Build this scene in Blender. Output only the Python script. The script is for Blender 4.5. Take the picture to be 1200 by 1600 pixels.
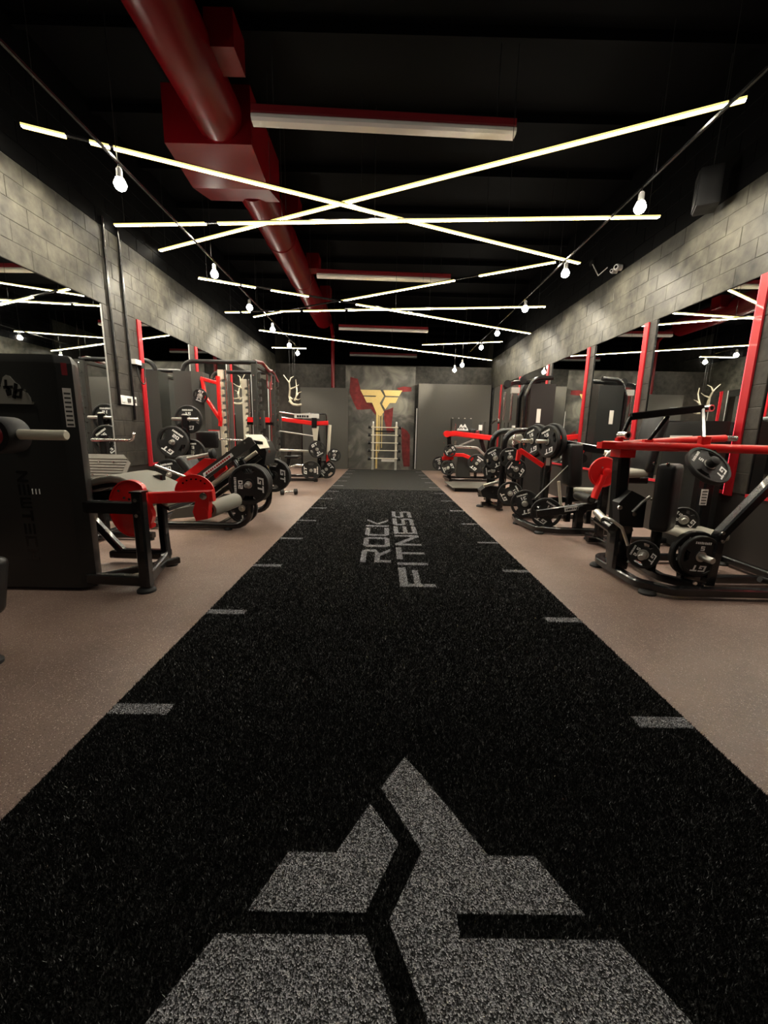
import bpy, bmesh, math, random
import numpy as np
from mathutils import Vector, Matrix, Quaternion

random.seed(7)
SC = bpy.context.scene
COL = SC.collection
for o in list(bpy.data.objects):
    bpy.data.objects.remove(o)

# ------------------------------------------------------------------ camera
H = 1.12; FPX = 635.0
PITCH = math.atan(121 / 635.0); YAW = 4.4 / 635.0; ROLL = 0.02
_F = Vector((math.sin(YAW) * math.cos(PITCH), math.cos(YAW) * math.cos(PITCH), -math.sin(PITCH)))
_R0 = Vector((math.cos(YAW), -math.sin(YAW), 0)); _U0 = _R0.cross(_F)
_R = math.cos(ROLL) * _R0 + math.sin(ROLL) * _U0
_U = math.cos(ROLL) * _U0 - math.sin(ROLL) * _R0
CAMP = Vector((0, 0, H))
cd = bpy.data.cameras.new('camera'); cam = bpy.data.objects.new('camera', cd); COL.objects.link(cam)
cd.sensor_fit = 'VERTICAL'; cd.sensor_height = 36.0; cd.lens = 36.0 * FPX / 1600.0
cd.clip_start = 0.02; cd.clip_end = 100
cam.matrix_world = Matrix(((_R.x, _U.x, -_F.x, CAMP.x), (_R.y, _U.y, -_F.y, CAMP.y), (_R.z, _U.z, -_F.z, CAMP.z), (0, 0, 0, 1)))
SC.camera = cam

# ------------------------------------------------------------------ view and world
SC.view_settings.view_transform = 'Standard'
SC.view_settings.look = 'None'
SC.view_settings.exposure = 0.95
SC.view_settings.gamma = 1.0
SC.view_settings.use_curve_mapping = False
LED_POWER = 40.0
SPOT_POWER = 115.0
w = bpy.data.worlds.new('night'); SC.world = w; w.use_nodes = True
w.node_tree.nodes['Background'].inputs[0].default_value = (0.01, 0.01, 0.012, 1)
w.node_tree.nodes['Background'].inputs[1].default_value = 0.2

def at(px, py, X=None, Y=None, Z=None):
    """point of the room seen at a pixel, on the plane X=, Y= or Z="""
    r = _F + _R * ((px - 600) / FPX) - _U * ((py - 800) / FPX)
    i, v = (0, X) if X is not None else (1, Y) if Y is not None else (2, Z)
    return CAMP + r * ((v - CAMP[i]) / r[i])

# ------------------------------------------------------------------ materials
MATS = {}
def newmat(name):
    m = bpy.data.materials.new(name); m.use_nodes = True; MATS[name] = m
    return m, m.node_tree.nodes, m.node_tree.links, m.node_tree.nodes['Principled BSDF']

def plain(name, col, rough=.45, metal=0.0, spec=.5, coat=0.0, bump=0.0, bscale=200, emit=None, es=0, var=0.0):
    m, n, l, b = newmat(name)
    b.inputs['Base Color'].default_value = (*col, 1); b.inputs['Roughness'].default_value = rough
    b.inputs['Metallic'].default_value = metal; b.inputs['Specular IOR Level'].default_value = spec
    b.inputs['Coat Weight'].default_value = coat
    if emit:
        b.inputs['Emission Color'].default_value = (*emit, 1); b.inputs['Emission Strength'].default_value = es
    if bump or var:
        tc = n.new('ShaderNodeTexCoord'); nz = n.new('ShaderNodeTexNoise'); nz.inputs['Scale'].default_value = bscale
        nz.inputs['Detail'].default_value = 3; l.new(tc.outputs['Object'], nz.inputs['Vector'])
        if bump:
            bp = n.new('ShaderNodeBump'); bp.inputs['Strength'].default_value = bump; bp.inputs['Distance'].default_value = .003
            l.new(nz.outputs['Fac'], bp.inputs['Height']); l.new(bp.outputs['Normal'], b.inputs['Normal'])
        if var:
            mx = n.new('ShaderNodeMix'); mx.data_type = 'RGBA'
            mx.inputs['A'].default_value = (*[c * (1 - var) for c in col], 1); mx.inputs['B'].default_value = (*[min(1, c * (1 + var)) for c in col], 1)
            l.new(nz.outputs['Fac'], mx.inputs['Factor']); l.new(mx.outputs['Result'], b.inputs['Base Color'])
    return m

plain('black_metal', (.0055, .0055, .006), .24, 0, .5, .25)
plain('satin_black', (.008, .008, .0085), .5, 0, .4)
plain('red_metal', (.78, .014, .014), .3, 0, .5, .4)
plain('dark_red', (.20, .012, .018), .35, 0, .5, .3)
plain('duct_red', (.12, .0015, .004), .32, 0, .22, 0)
plain('chrome', (.72, .70, .66), .22, 1.0)
plain('steel', (.55, .54, .50), .38, .9)
plain('cream_metal', (.62, .58, .47), .4, .2)
plain('rubber', (.011, .011, .011), .55, 0, .4, 0, .25, 300)
plain('foot_rubber', (.01, .01, .01), .7)
plain('pad_black', (.006, .006, .0065), .42, 0, .45, 0, .15, 400)
plain('pad_grey', (.23, .22, .185), .6, 0, .3, 0, .2, 300)
plain('shroud', (.013, .0135, .013), .38, 0, .5, 0, .05, 500)
plain('shroud_grey', (.042, .042, .038), .5, 0, .4)
plain('print_white', (.93, .93, .91), .5)
plain('print_black', (.004, .004, .004), .25)
plain('print_red', (.6, .02, .02), .5)
plain('sticker', (.62, .60, .56), .55)
plain('white_plastic', (.72, .72, .70), .45)
plain('tread', (.16, .155, .135), .45, .5, .5, 0)
plain('panel_dark', (.064, .061, .053), .65, 0, .3, 0, .04, 60, var=.12)
plain('gold', (.62, .46, .17), .5, .1, .5, 0, .1, 40, var=.18)
plain('bone', (.46, .42, .32), .55, 0, .3, 0, .2, 60, var=.15)
plain('mirror', (.80, .82, .81), .012, 1.0)
plain('mirror_edge', (.6, .6, .58), .3, .6)
plain('cable', (.01, .01, .01), .5)
plain('led', (1, .95, .8), .5, emit=(1.0, .93, .78), es=LED_POWER)
plain('led_fill', (1, .95, .8), .5, emit=(1.0, .93, .78), es=LED_POWER * .34)  # weaker tubes for the added lines out of view
plain('bulb', (1, .95, .85), .4, emit=(1.0, .93, .78), es=60)
plain('red_led', (1, .1, .1), .5, emit=(1.0, .05, .08), es=1.5)
plain('glow_crimson', (.34, .008, .014), .35, 0, .5, .2)  # red glow of the lit strips put into a paint colour
plain('led_halo', (.9, .7, .2), .5, emit=(1.0, .78, .22), es=.85)  # yellow halo of the tubes, as a faintly glowing colour
plain('diffuser_off', (.85, .83, .80), .5)
plain('ceiling_black', (.0010, .0010, .0012), .7, 0, .06)
plain('black_wood', (.02, .017, .015), .45, 0, .5, 0, .1, 30)
plain('copper_red', (.45, .02, .03), .4)

# rubber floor: dull maroon brown with pale flecks
m, n, l, b = newmat('rubber_floor')
tc = n.new('ShaderNodeTexCoord')
nz = n.new('ShaderNodeTexNoise'); nz.inputs['Scale'].default_value = 1.6; nz.inputs['Detail'].default_value = 9; nz.inputs['Roughness'].default_value = .7
l.new(tc.outputs['Object'], nz.inputs['Vector'])
cr = n.new('ShaderNodeValToRGB'); cr.color_ramp.elements[0].position = .3; cr.color_ramp.elements[1].position = .72
cr.color_ramp.elements[0].color = (.140, .090, .074, 1); cr.color_ramp.elements[1].color = (.250, .169, .138, 1)
l.new(nz.outputs['Fac'], cr.inputs['Fac'])
col_in = cr.outputs['Color']
for sc_, thr, c_ in ((260, .12, (.46, .37, .31, 1)), (300, .22, (.045, .026, .023, 1)), (190, .05, (.55, .44, .37, 1))):
    v = n.new('ShaderNodeTexVoronoi'); v.inputs['Scale'].default_value = sc_; l.new(tc.outputs['Object'], v.inputs['Vector'])
    wn = n.new('ShaderNodeSeparateColor'); l.new(v.outputs['Color'], wn.inputs[0])
    lt = n.new('ShaderNodeMath'); lt.operation = 'LESS_THAN'; lt.inputs[1].default_value = thr; l.new(wn.outputs[0], lt.inputs[0])
    ds = n.new('ShaderNodeMath'); ds.operation = 'LESS_THAN'; ds.inputs[1].default_value = .42; l.new(v.outputs['Distance'], ds.inputs[0])
    mu = n.new('ShaderNodeMath'); mu.operation = 'MULTIPLY'; l.new(lt.outputs[0], mu.inputs[0]); l.new(ds.outputs[0], mu.inputs[1])
    mx = n.new('ShaderNodeMix'); mx.data_type = 'RGBA'; l.new(mu.outputs[0], mx.inputs['Factor']); l.new(col_in, mx.inputs['A'])
    mx.inputs['B'].default_value = c_; col_in = mx.outputs['Result']
l.new(col_in, b.inputs['Base Color']); b.inputs['Roughness'].default_value = .46; b.inputs['Specular IOR Level'].default_value = .5
nb = n.new('ShaderNodeTexNoise'); nb.inputs['Scale'].default_value = 180; l.new(tc.outputs['Object'], nb.inputs['Vector'])
bp = n.new('ShaderNodeBump'); bp.inputs['Strength'].default_value = .25; bp.inputs['Distance'].default_value = .003
l.new(nb.outputs['Fac'], bp.inputs['Height']); l.new(bp.outputs['Normal'], b.inputs['Normal'])

# turf (backing and pile share the colouring; pile carries a colour attribute for the printed marks)
def turf_mat(name, c0, c1, flo=.45, fhi=.75, rough=.75, scale=130):
    m, n, l, b = newmat(name)
    tc = n.new('ShaderNodeTexCoord')
    v = n.new('ShaderNodeTexVoronoi'); v.inputs['Scale'].default_value = scale; l.new(tc.outputs['Object'], v.inputs['Vector'])
    s = n.new('ShaderNodeSeparateColor'); l.new(v.outputs['Color'], s.inputs[0])
    cr = n.new('ShaderNodeValToRGB'); cr.color_ramp.elements[0].position = flo; cr.color_ramp.elements[1].position = fhi
    cr.color_ramp.elements[0].color = (*c0, 1); cr.color_ramp.elements[1].color = (*c1, 1)
    l.new(s.outputs[0], cr.inputs['Fac']); l.new(cr.outputs['Color'], b.inputs['Base Color'])
    b.inputs['Roughness'].default_value = rough; b.inputs['Specular IOR Level'].default_value = .25
    bp = n.new('ShaderNodeBump'); bp.inputs['Strength'].default_value = .8; bp.inputs['Distance'].default_value = .006
    l.new(v.outputs['Distance'], bp.inputs['Height']); l.new(bp.outputs['Normal'], b.inputs['Normal'])
    return m
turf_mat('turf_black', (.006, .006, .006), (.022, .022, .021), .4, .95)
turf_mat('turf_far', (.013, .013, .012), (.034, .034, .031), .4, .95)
turf_mat('turf_white', (.02, .02, .021), (.60, .60, .63), .35, .95, scale=330)
m, n, l, b = newmat('turf_pile')
ca = n.new('ShaderNodeVertexColor'); ca.layer_name = 'fibre'
l.new(ca.outputs['Color'], b.inputs['Base Color']); b.inputs['Roughness'].default_value = .38; b.inputs['Specular IOR Level'].default_value = .5

# painted concrete block: dark grey with worn pale patches
def wall_mat(name, dark, light, rough=.42, thr=(.38, .68), scale=1.4, brick=True):
    m, n, l, b = newmat(name)
    g = n.new('ShaderNodeNewGeometry')
    nz = n.new('ShaderNodeTexNoise'); nz.inputs['Scale'].default_value = scale; nz.inputs['Detail'].default_value = 8; nz.inputs['Roughness'].default_value = .62
    l.new(g.outputs['Position'], nz.inputs['Vector'])
    n2 = n.new('ShaderNodeTexNoise'); n2.inputs['Scale'].default_value = 9; n2.inputs['Detail'].default_value = 6
    l.new(g.outputs['Position'], n2.inputs['Vector'])
    ad = n.new('ShaderNodeMath'); ad.operation = 'MULTIPLY_ADD'; ad.inputs[1].default_value = .45
    l.new(n2.outputs['Fac'], ad.inputs[0]); 
    ml = n.new('ShaderNodeMath'); ml.operation = 'MULTIPLY'; ml.inputs[1].default_value = .55; l.new(nz.outputs['Fac'], ml.inputs[0])
    l.new(ml.outputs[0], ad.inputs[2])
    cr = n.new('ShaderNodeValToRGB'); cr.color_ramp.elements[0].position = thr[0]; cr.color_ramp.elements[1].position = thr[1]
    cr.color_ramp.elements[0].color = (*dark, 1); cr.color_ramp.elements[1].color = (*light, 1)
    l.new(ad.outputs[0], cr.inputs['Fac']); l.new(cr.outputs['Color'], b.inputs['Base Color'])
    b.inputs['Roughness'].default_value = rough; b.inputs['Specular IOR Level'].default_value = .22
    bp = n.new('ShaderNodeBump'); bp.inputs['Strength'].default_value = .5; bp.inputs['Distance'].default_value = .012
    l.new(n2.outputs['Fac'], bp.inputs['Height']); l.new(bp.outputs['Normal'], b.inputs['Normal'])
    return m
wall_mat('block_paint', (.006, .0058, .0046), (.060, .0565, .044), .55, (.36, .66), 1.8)
wall_mat('block_back', (.015, .014, .012), (.055, .050, .042), .6, (.4, .7), 1.0)
wall_mat('mortar', (.009, .0086, .007), (.042, .040, .032), .6, (.36, .66), 1.8)
wall_mat('pilaster_paint', (.020, .018, .016), (.055, .050, .043), .5)

# mural: smeared grey, black and dark red paint
m, n, l, b = newmat('mural')
g = n.new('ShaderNodeNewGeometry')
nz = n.new('ShaderNodeTexNoise'); nz.inputs['Scale'].default_value = 1.7; nz.inputs['Detail'].default_value = 9; nz.inputs['Distortion'].default_value = 1.2
l.new(g.outputs['Position'], nz.inputs['Vector'])
cr = n.new('ShaderNodeValToRGB'); e = cr.color_ramp.elements
e[0].position = .28; e[0].color = (.025, .024, .021, 1); e[1].position = .72; e[1].color = (.17, .165, .135, 1)
x = e.new(.46); x.color = (.06, .058, .05, 1); x = e.new(.56); x.color = (.105, .10, .085, 1)
l.new(nz.outputs['Fac'], cr.inputs['Fac'])
l.new(cr.outputs['Color'], b.inputs['Base Color'])
b.inputs['Roughness'].default_value = .6
wall_mat('mural_red', (.05, .009, .009), (.20, .025, .025), .6, (.3, .66), 2.2)

# ------------------------------------------------------------------ mesh helpers
class MB:
    """collects shapes in world coordinates; build() links them as one mesh object"""
    def __init__(s): s.v = []; s.f = []
    def add(s, vs, fs):
        o = len(s.v); s.v += [Vector(v) for v in vs]; s.f += [[i + o for i in f] for f in fs]; return s
    def box(s, a, b):
        x0, y0, z0 = [min(p, q) for p, q in zip(a, b)]; x1, y1, z1 = [max(p, q) for p, q in zip(a, b)]
        return s.add([(x0, y0, z0), (x1, y0, z0), (x1, y1, z0), (x0, y1, z0), (x0, y0, z1), (x1, y0, z1), (x1, y1, z1), (x0, y1, z1)],
                     [(0, 3, 2, 1), (4, 5, 6, 7), (0, 1, 5, 4), (1, 2, 6, 5), (2, 3, 7, 6), (3, 0, 4, 7)])
    def prism(s, poly, off):
        """poly: 3D points of a planar outline; off: extrusion vector"""
        n_ = len(poly); p = [Vector(q) for q in poly]; o = Vector(off)
        return s.add(p + [q + o for q in p], [list(range(n_))[::-1], list(range(n_, 2 * n_))] +
                     [(i, (i + 1) % n_, n_ + (i + 1) % n_, n_ + i) for i in range(n_)])
    def sweep(s, pts, prof, closed=False, up=None):
        """sweep a 2D profile (list of (a,b)) along points with mitred joints"""
        P = [Vector(p) for p in pts]; N = len(P); k = len(prof)
        T = []
        for i in range(N):
            if closed: t0 = (P[i] - P[i - 1]).normalized(); t1 = (P[(i + 1) % N] - P[i]).normalized()
            else:
                t0 = (P[i] - P[max(i - 1, 0)]); t1 = (P[min(i + 1, N - 1)] - P[i])
                if t0.length < 1e-9: t0 = t1
                if t1.length < 1e-9: t1 = t0
                t0 = t0.normalized(); t1 = t1.normalized()
            T.append((t0, t1))
        u = Vector(up) if up is not None else (Vector((0, 0, 1)) if abs(T[0][1].z) < .9 else Vector((0, 1, 0)))
        a = (u - T[0][1] * u.dot(T[0][1])).normalized()
        vs = []; prev = T[0][0] if closed else T[0][1]
        for i in range(N):
            t0, t1 = T[i]
            if i: a = (prev.rotation_difference(t0) @ a) if (prev - t0).length > 1e-7 else a
            bis = (t0 + t1)
            bis = bis.normalized() if bis.length > 1e-6 else t1
            ca = max(.35, bis.dot(t0))
            b0 = t0.cross(a).normalized()
            for (x_, y_) in prof:
                q = a * y_ + b0 * x_
                q = q - t0 * (q.dot(bis) / bis.dot(t0) if abs(bis.dot(t0)) > .3 else 0)
                vs.append(P[i] + q)
            prev = t0
            if (t0 - t1).length > 1e-7:
                a = t0.rotation_difference(t1) @ a; prev = t1
        fs = []
        for i in range(N if closed else N - 1):
            j = (i + 1) % N
            for c in range(k):
                d = (c + 1) % k
                fs.append((i * k + c, i * k + d, j * k + d, j * k + c))
        if not closed: fs += [list(range(k))[::-1], [(N - 1) * k + c for c in range(k)]]
        return s.add(vs, fs)
    def tube(s, pts, r, bend=0.0, seg=10, closed=False):
        if bend: pts = fillet(pts, bend)
        return s.sweep(pts, [(r * math.cos(2 * math.pi * i / seg), r * math.sin(2 * math.pi * i / seg)) for i in range(seg)], closed)
    def bar(s, pts, w_, h_, bend=0.0, up=None, ch=None):
        """rectangular tube, w_ across and h_ along the up direction, chamfered edges"""
        if bend: pts = fillet(pts, bend)
        c = ch if ch is not None else min(w_, h_) * .16
        a, b_ = w_ / 2, h_ / 2
        return s.sweep(pts, [(-a + c, -b_), (a - c, -b_), (a, -b_ + c), (a, b_ - c), (a - c, b_), (-a + c, b_), (-a, b_ - c), (-a, -b_ + c)], False, up)
    def cyl(s, p0, p1, r, r2=None, seg=20):
        p0 = Vector(p0); p1 = Vector(p1); t = (p1 - p0).normalized()
        a = t.orthogonal().normalized(); b_ = t.cross(a); r2 = r if r2 is None else r2
        vs = [p0 + (a * math.cos(q) + b_ * math.sin(q)) * r for q in [2 * math.pi * i / seg for i in range(seg)]]
        vs += [p1 + (a * math.cos(q) + b_ * math.sin(q)) * r2 for q in [2 * math.pi * i / seg for i in range(seg)]]
        return s.add(vs, [list(range(seg))[::-1], list(range(seg, 2 * seg))] + [(i, (i + 1) % seg, seg + (i + 1) % seg, seg + i) for i in range(seg)])
    def lathe(s, p0, axis, prof, seg=24):
        """prof: list of (distance along axis, radius)"""
        p0 = Vector(p0); t = Vector(axis).normalized(); a = t.orthogonal().normalized(); b_ = t.cross(a)
        vs = []; fs = []
        for (d, r) in prof:
            for i in range(seg):
                q = 2 * math.pi * i / seg; vs.append(p0 + t * d + (a * math.cos(q) + b_ * math.sin(q)) * max(r, 1e-4))
        for j in range(len(prof) - 1):
            for i in range(seg):
                k = (i + 1) % seg; fs.append((j * seg + i, j * seg + k, (j + 1) * seg + k, (j + 1) * seg + i))
        fs += [list(range(seg))[::-1], [(len(prof) - 1) * seg + i for i in range(seg)]]
        return s.add(vs, fs)
    def rbox(s, c, size, r=.02, M=None, n_=4):
        """rounded box (rounded in all three directions by clamped sphere corners)"""
        hx, hy, hz = [max(q / 2 - r, 1e-4) for q in size]; c = Vector(c)
        bm = bmesh.new(); bmesh.ops.create_cube(bm, size=2)
        bmesh.ops.subdivide_edges(bm, edges=bm.edges[:], cuts=n_, use_grid_fill=True)
        vs = []
        for v in bm.verts:
            q = v.co
            # push grid so that corner cells carry the rounding
            def f(t): 
                return t
            d = Vector((q.x, q.y, q.z)); 
            core = Vector([(1 if t > 0 else -1) * hh * min(1, abs(t) / .62) for t, hh in zip(d, (hx, hy, hz))])
            ex = Vector([(0 if abs(t) <= .62 else (t - (.62 if t > 0 else -.62)) / .38) for t in d])
            if ex.length > 1e-6: ex = ex.normalized() * r
            p_ = core + ex
            vs.append(c + ((M @ p_) if M is not None else p_))
        bm.verts.index_update()
        fs = [[v.index for v in f_.verts] for f_ in bm.faces]; bm.free()
        return s.add(vs, fs)
    def build(s, name, mat, parent=None, origin=None, smooth=40):
        org = Vector((0, 0, 0)) if origin is None else Vector(origin)
        if parent is not None: org = Vector(parent['_org'])
        elif origin is None and s.v:
            lo = Vector([min(v[i] for v in s.v) for i in range(3)]); hi = Vector([max(v[i] for v in s.v) for i in range(3)])
            org = Vector(((lo.x + hi.x) / 2, (lo.y + hi.y) / 2, lo.z))
        me = bpy.data.meshes.new(name)
        me.from_pydata([tuple(v - org) for v in s.v], [], s.f)
        bm = bmesh.new(); bm.from_mesh(me); bmesh.ops.recalc_face_normals(bm, faces=bm.faces[:]); bm.to_mesh(me); bm.free()
        me.materials.append(MATS[mat] if isinstance(mat, str) else mat)
        if smooth:
            for p in me.polygons: p.use_smooth = True
            me.set_sharp_from_angle(angle=math.radians(smooth))
        ob = bpy.data.objects.new(name, me); COL.objects.link(ob)
        ob['_org'] = tuple(org)
        if parent is not None: ob.parent = parent
        else: ob.location = org
        return ob

def fillet(pts, r, n_=5):
    P = [Vector(p) for p in pts]; out = [P[0]]
    for i in range(1, len(P) - 1):
        a, b, c = P[i - 1], P[i], P[i + 1]
        u = (a - b); v = (c - b); lu, lv = u.length, v.length
        if lu < 1e-6 or lv < 1e-6: continue
        u /= lu; v /= lv; ang = u.angle(v)
        if ang > 3.05: out.append(b); continue
        d = min(r / math.tan(ang / 2), lu * .48, lv * .48)
        rr = d * math.tan(ang / 2)
        cen = b + (u + v).normalized() * (rr / math.sin(ang / 2))
        p0 = b + u * d - cen; p1 = b + v * d - cen
        tot = p0.angle(p1); ax = p0.cross(p1).normalized()
        for k in range(n_ + 1): out.append(cen + Matrix.Rotation(tot * k / n_, 3, ax) @ p0)
    out.append(P[-1]); return out

def tag(o, label=None, cat=None, group=None, kind=None):
    if label: o['label'] = label
    if cat: o['category'] = cat
    if group: o['group'] = group
    if kind: o['kind'] = kind
    return o

def thing(name, label, cat, loc, group=None):
    o = bpy.data.objects.new(name, None); COL.objects.link(o); o.location = Vector(loc); o['_org'] = tuple(loc)
    o.empty_display_size = .1
    return tag(o, label, cat, group)

def struct(mb, name, mat, parent=None, **k):
    o = mb.build(name, mat, parent, **k); o['kind'] = 'structure'; return o

_TXT = {}
def text_mb(txt, origin, xdir, ydir, height, depth=.0015, bold=.0, shear=0.0, align='CENTER', space=1.0, sx=1.0):
    """lettering as a solid mesh: origin = middle (or left) of the line, xdir = reading direction, ydir = up"""
    key = (txt, bold, shear, align, space)
    if key not in _TXT:
        cu = bpy.data.curves.new('t', 'FONT'); cu.body = txt; cu.size = 1; cu.offset = bold; cu.shear = shear
        cu.align_x = align; cu.align_y = 'CENTER'; cu.space_character = space; cu.resolution_u = 2
        ob = bpy.data.objects.new('t', cu); COL.objects.link(ob)
        dg = bpy.context.evaluated_depsgraph_get(); me = bpy.data.meshes.new_from_object(ob.evaluated_get(dg))
        _TXT[key] = ([v.co.copy() for v in me.vertices], [list(p.vertices) for p in me.polygons])
        bpy.data.objects.remove(ob); bpy.data.curves.remove(cu); bpy.data.meshes.remove(me)
    vs, fs = _TXT[key]
    o = Vector(origin); x = Vector(xdir).normalized(); y = Vector(ydir).normalized(); z = x.cross(y)
    mb = MB(); k = height / .73
    mb.add([o + x * v.x * k * sx + y * v.y * k + z * depth for v in vs], fs)
    return mb
# ------------------------------------------------------------------ room shell
WX = 3.4            # face of the side walls
YB = 13.4           # back wall
CZ = 4.75           # ceiling
struct(MB().box((-3.9, -4.2, -.12), (3.9, 18.2, 0)), 'floor', 'rubber_floor')
struct(MB().box((-3.9, -4.2, CZ), (3.9, 18.2, CZ + .15)), 'ceiling', 'ceiling_black')
ceil = bpy.data.objects['ceiling']
for i in range(22):       # deck ribs and joists under the black ceiling
    y = -3.6 + i * 1.0
    struct(MB().box((-3.4, y, CZ - .09), (3.4, y + .05, CZ)), 'trim_ceiling_rib', 'ceiling_black')
struct(MB().box((-3.9, -4.4, 0), (3.9, -4.2, CZ)), 'wall_front', 'block_back')
struct(MB().box((-3.9, 18.2, 0), (3.9, 18.4, CZ)), 'wall_far', 'ceiling_black')
struct(MB().box((-3.9, YB, 0), (3.9, YB + .2, 3.25)), 'wall_back', 'block_back')

PIL_R = [(2.12, 2.35), (3.75, 3.98), (5.42, 5.64), (6.92, 7.15), (8.62, 8.84), (10.36, 10.58), (12.0, 12.22)]
PIL_L = [(3.20, 3.42), (5.27, 6.04), (7.52, 7.79), (9.25, 9.5), (10.95, 11.2), (12.5, 12.75)]
MZ0, MZ1 = .63, 2.60
block_meshes = {}
def block(parent, sx, y0, y1, z0, z1, mat='block_paint'):
    """one concrete block proud of the wall; equal sizes share mesh data"""
    jt = .0022
    key = (sx, round(y1 - y0, 3), round(z1 - z0, 3), mat, random.randrange(3))
    if key not in block_meshes:
        ly, lz = (y1 - y0) / 2 - jt, (z1 - z0) / 2 - jt
        c = .0035; d = .03 + random.uniform(-.0025, .001)
        mb = MB()
        vs = [(0, -ly, -lz), (0, ly, -lz), (0, ly, lz), (0, -ly, lz)]
        vs += [(-sx * (d - c), -ly, -lz), (-sx * (d - c), ly, -lz), (-sx * (d - c), ly, lz), (-sx * (d - c), -ly, lz)]
        vs += [(-sx * d, -ly + c, -lz + c), (-sx * d, ly - c, -lz + c), (-sx * d, ly - c, lz - c), (-sx * d, -ly + c, lz - c)]
        mb.add(vs, [(0, 1, 5, 4), (1, 2, 6, 5), (2, 3, 7, 6), (3, 0, 4, 7), (4, 5, 9, 8), (5, 6, 10, 9), (6, 7, 11, 10), (7, 4, 8, 11), (8, 9, 10, 11)])
        o = mb.build('concrete_block', mat, parent, smooth=0)
        o['_org'] = (0, 0, 0)
        me = o.data
        for v in me.vertices: v.co += Vector(parent['_org'])
        block_meshes[key] = me
    else:
        o = bpy.data.objects.new('concrete_block', block_meshes[key]); COL.objects.link(o); o.parent = parent
    o.location = Vector((sx * (WX + .03), (y0 + y1) / 2, (z0 + z1) / 2)) - Vector(parent['_org'])
    return o

for sx, side, PIL in ((1, 'right', PIL_R), (-1, 'left', PIL_L)):
    wall = struct(MB().box((sx * (WX + .03), -4.2, 0), (sx * (WX + .4), 18.2, CZ)), 'wall_' + side, 'mortar', origin=(sx * (WX + .2), 5, 0))
    struct(MB().box((sx * (WX + .004), 2.69, MZ1 + .001), (sx * (WX + .031), YB - .002, 3.5)), 'wall_%s_mortar' % side, 'mortar')
    r = 0; z = MZ1
    while z < 4.3:
        y = 2.69; first = r % 2
        while y < YB:
            y1 = min(y + (.2 if first else .405), YB); first = 0
            if y1 - y > .05: block(wall, sx, y, y1, z, z + .18, 'block_paint' if z < 3.45 else 'ceiling_black')  # top courses coloured black, painting in the dark above the spot beams
            y = y1
        z += .18; r += 1
    struct(MB().box((sx * WX, 2.69, 4.405), (sx * (WX + .03), 18.2, CZ)), 'wall_%s_crown' % side, 'ceiling_black')  # unlit wall top, its dark put into the colour
    struct(MB().box((sx * WX, -4.2, MZ1), (sx * (WX + .05), 2.68, 3.5)), 'wall_%s_upper' % side, 'block_paint')
    struct(MB().box((sx * WX, -4.2, 3.5), (sx * (WX + .05), 2.68, CZ)), 'wall_%s_top' % side, 'ceiling_black')  # black carries on the painted dark of the upper courses
    struct(MB().box((sx * (WX + .008), -4.2, 0), (sx * (WX + .05), YB, MZ0)), 'baseboard_' + side, 'black_wood')
    for i, (a, b_) in enumerate(PIL):
        base = struct(MB().box((sx * (WX + .004), a, MZ0), (sx * (WX + .06), b_, MZ1)), 'trim_pilaster_' + side, 'mortar')
        z = MZ0; r = 0
        while z < MZ1 - .02:
            z1 = min(z + .2, MZ1)
            ys = [a, b_] if b_ - a < .42 else ([a, (a + b_) / 2, b_] if r % 2 else [a, a + .2, a + .6, b_])
            for q in range(len(ys) - 1): block(base, sx, ys[q], ys[q + 1], z, z1, 'pilaster_paint')
            z = z1; r += 1
        # red glow painted as a band on the pilaster's far edge, beside its lit strip
        t = struct(MB().box((sx * (WX - .018), b_ - .085, MZ0 - .03), (sx * (WX + .0), b_ + .0, MZ1)), 'trim_red_glow_' + side, 'glow_crimson')
        struct(MB().box((sx * (WX - .012), b_ + .0005, MZ0 - .02), (sx * (WX + .004), b_ + .012, MZ1)), 'led_strip', 'red_led', t)
    # mirrors between the pilasters
    for i in range(len(PIL)):
        a = PIL[i][1]; b_ = PIL[i + 1][0] if i + 1 < len(PIL) else YB - .25
        mr = thing('wall_mirror', '', 'mirror', (sx * (WX + .02), (a + b_) / 2, MZ0), 'mirrors along the %s block wall' % side)
        if side == 'right':
            mr['label'] = 'tall wall mirror between red-edged pilasters behind the %s' % ['plate-loaded red lever machine', 'red lever row machine', 'low lever machine with slanted beam', 'twin arched machine', 'cable tower', 'red-armed machine by the back partition', 'back partition corner'][i]
        else:
            mr['label'] = 'tall wall mirror %s' % ['before the wide pilaster with two conduits', 'between the wide conduit pilaster and the next slim one', 'behind the cable rack, second after the conduit pilaster', 'behind the far posts of the rack', 'beside the hanging antlers', 'in the corner by the back partition'][i]
        MB().box((sx * (WX + .015), a + .013, MZ0 + .012), (sx * (WX + .029), b_ - .004, MZ1 - .004)).build('glass', 'mirror', mr, smooth=0)
        MB().box((sx * (WX + .006), b_ - .004, MZ0), (sx * (WX + .029), b_, MZ1 - .002)).build('edge_strip', 'mirror_edge' if sx < 0 else 'black_metal', mr)
        MB().box((sx * (WX - .004), a, MZ0 - .02), (sx * (WX + .02), b_, MZ0 + .010)).build('lower_rail', 'copper_red', mr)

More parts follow.
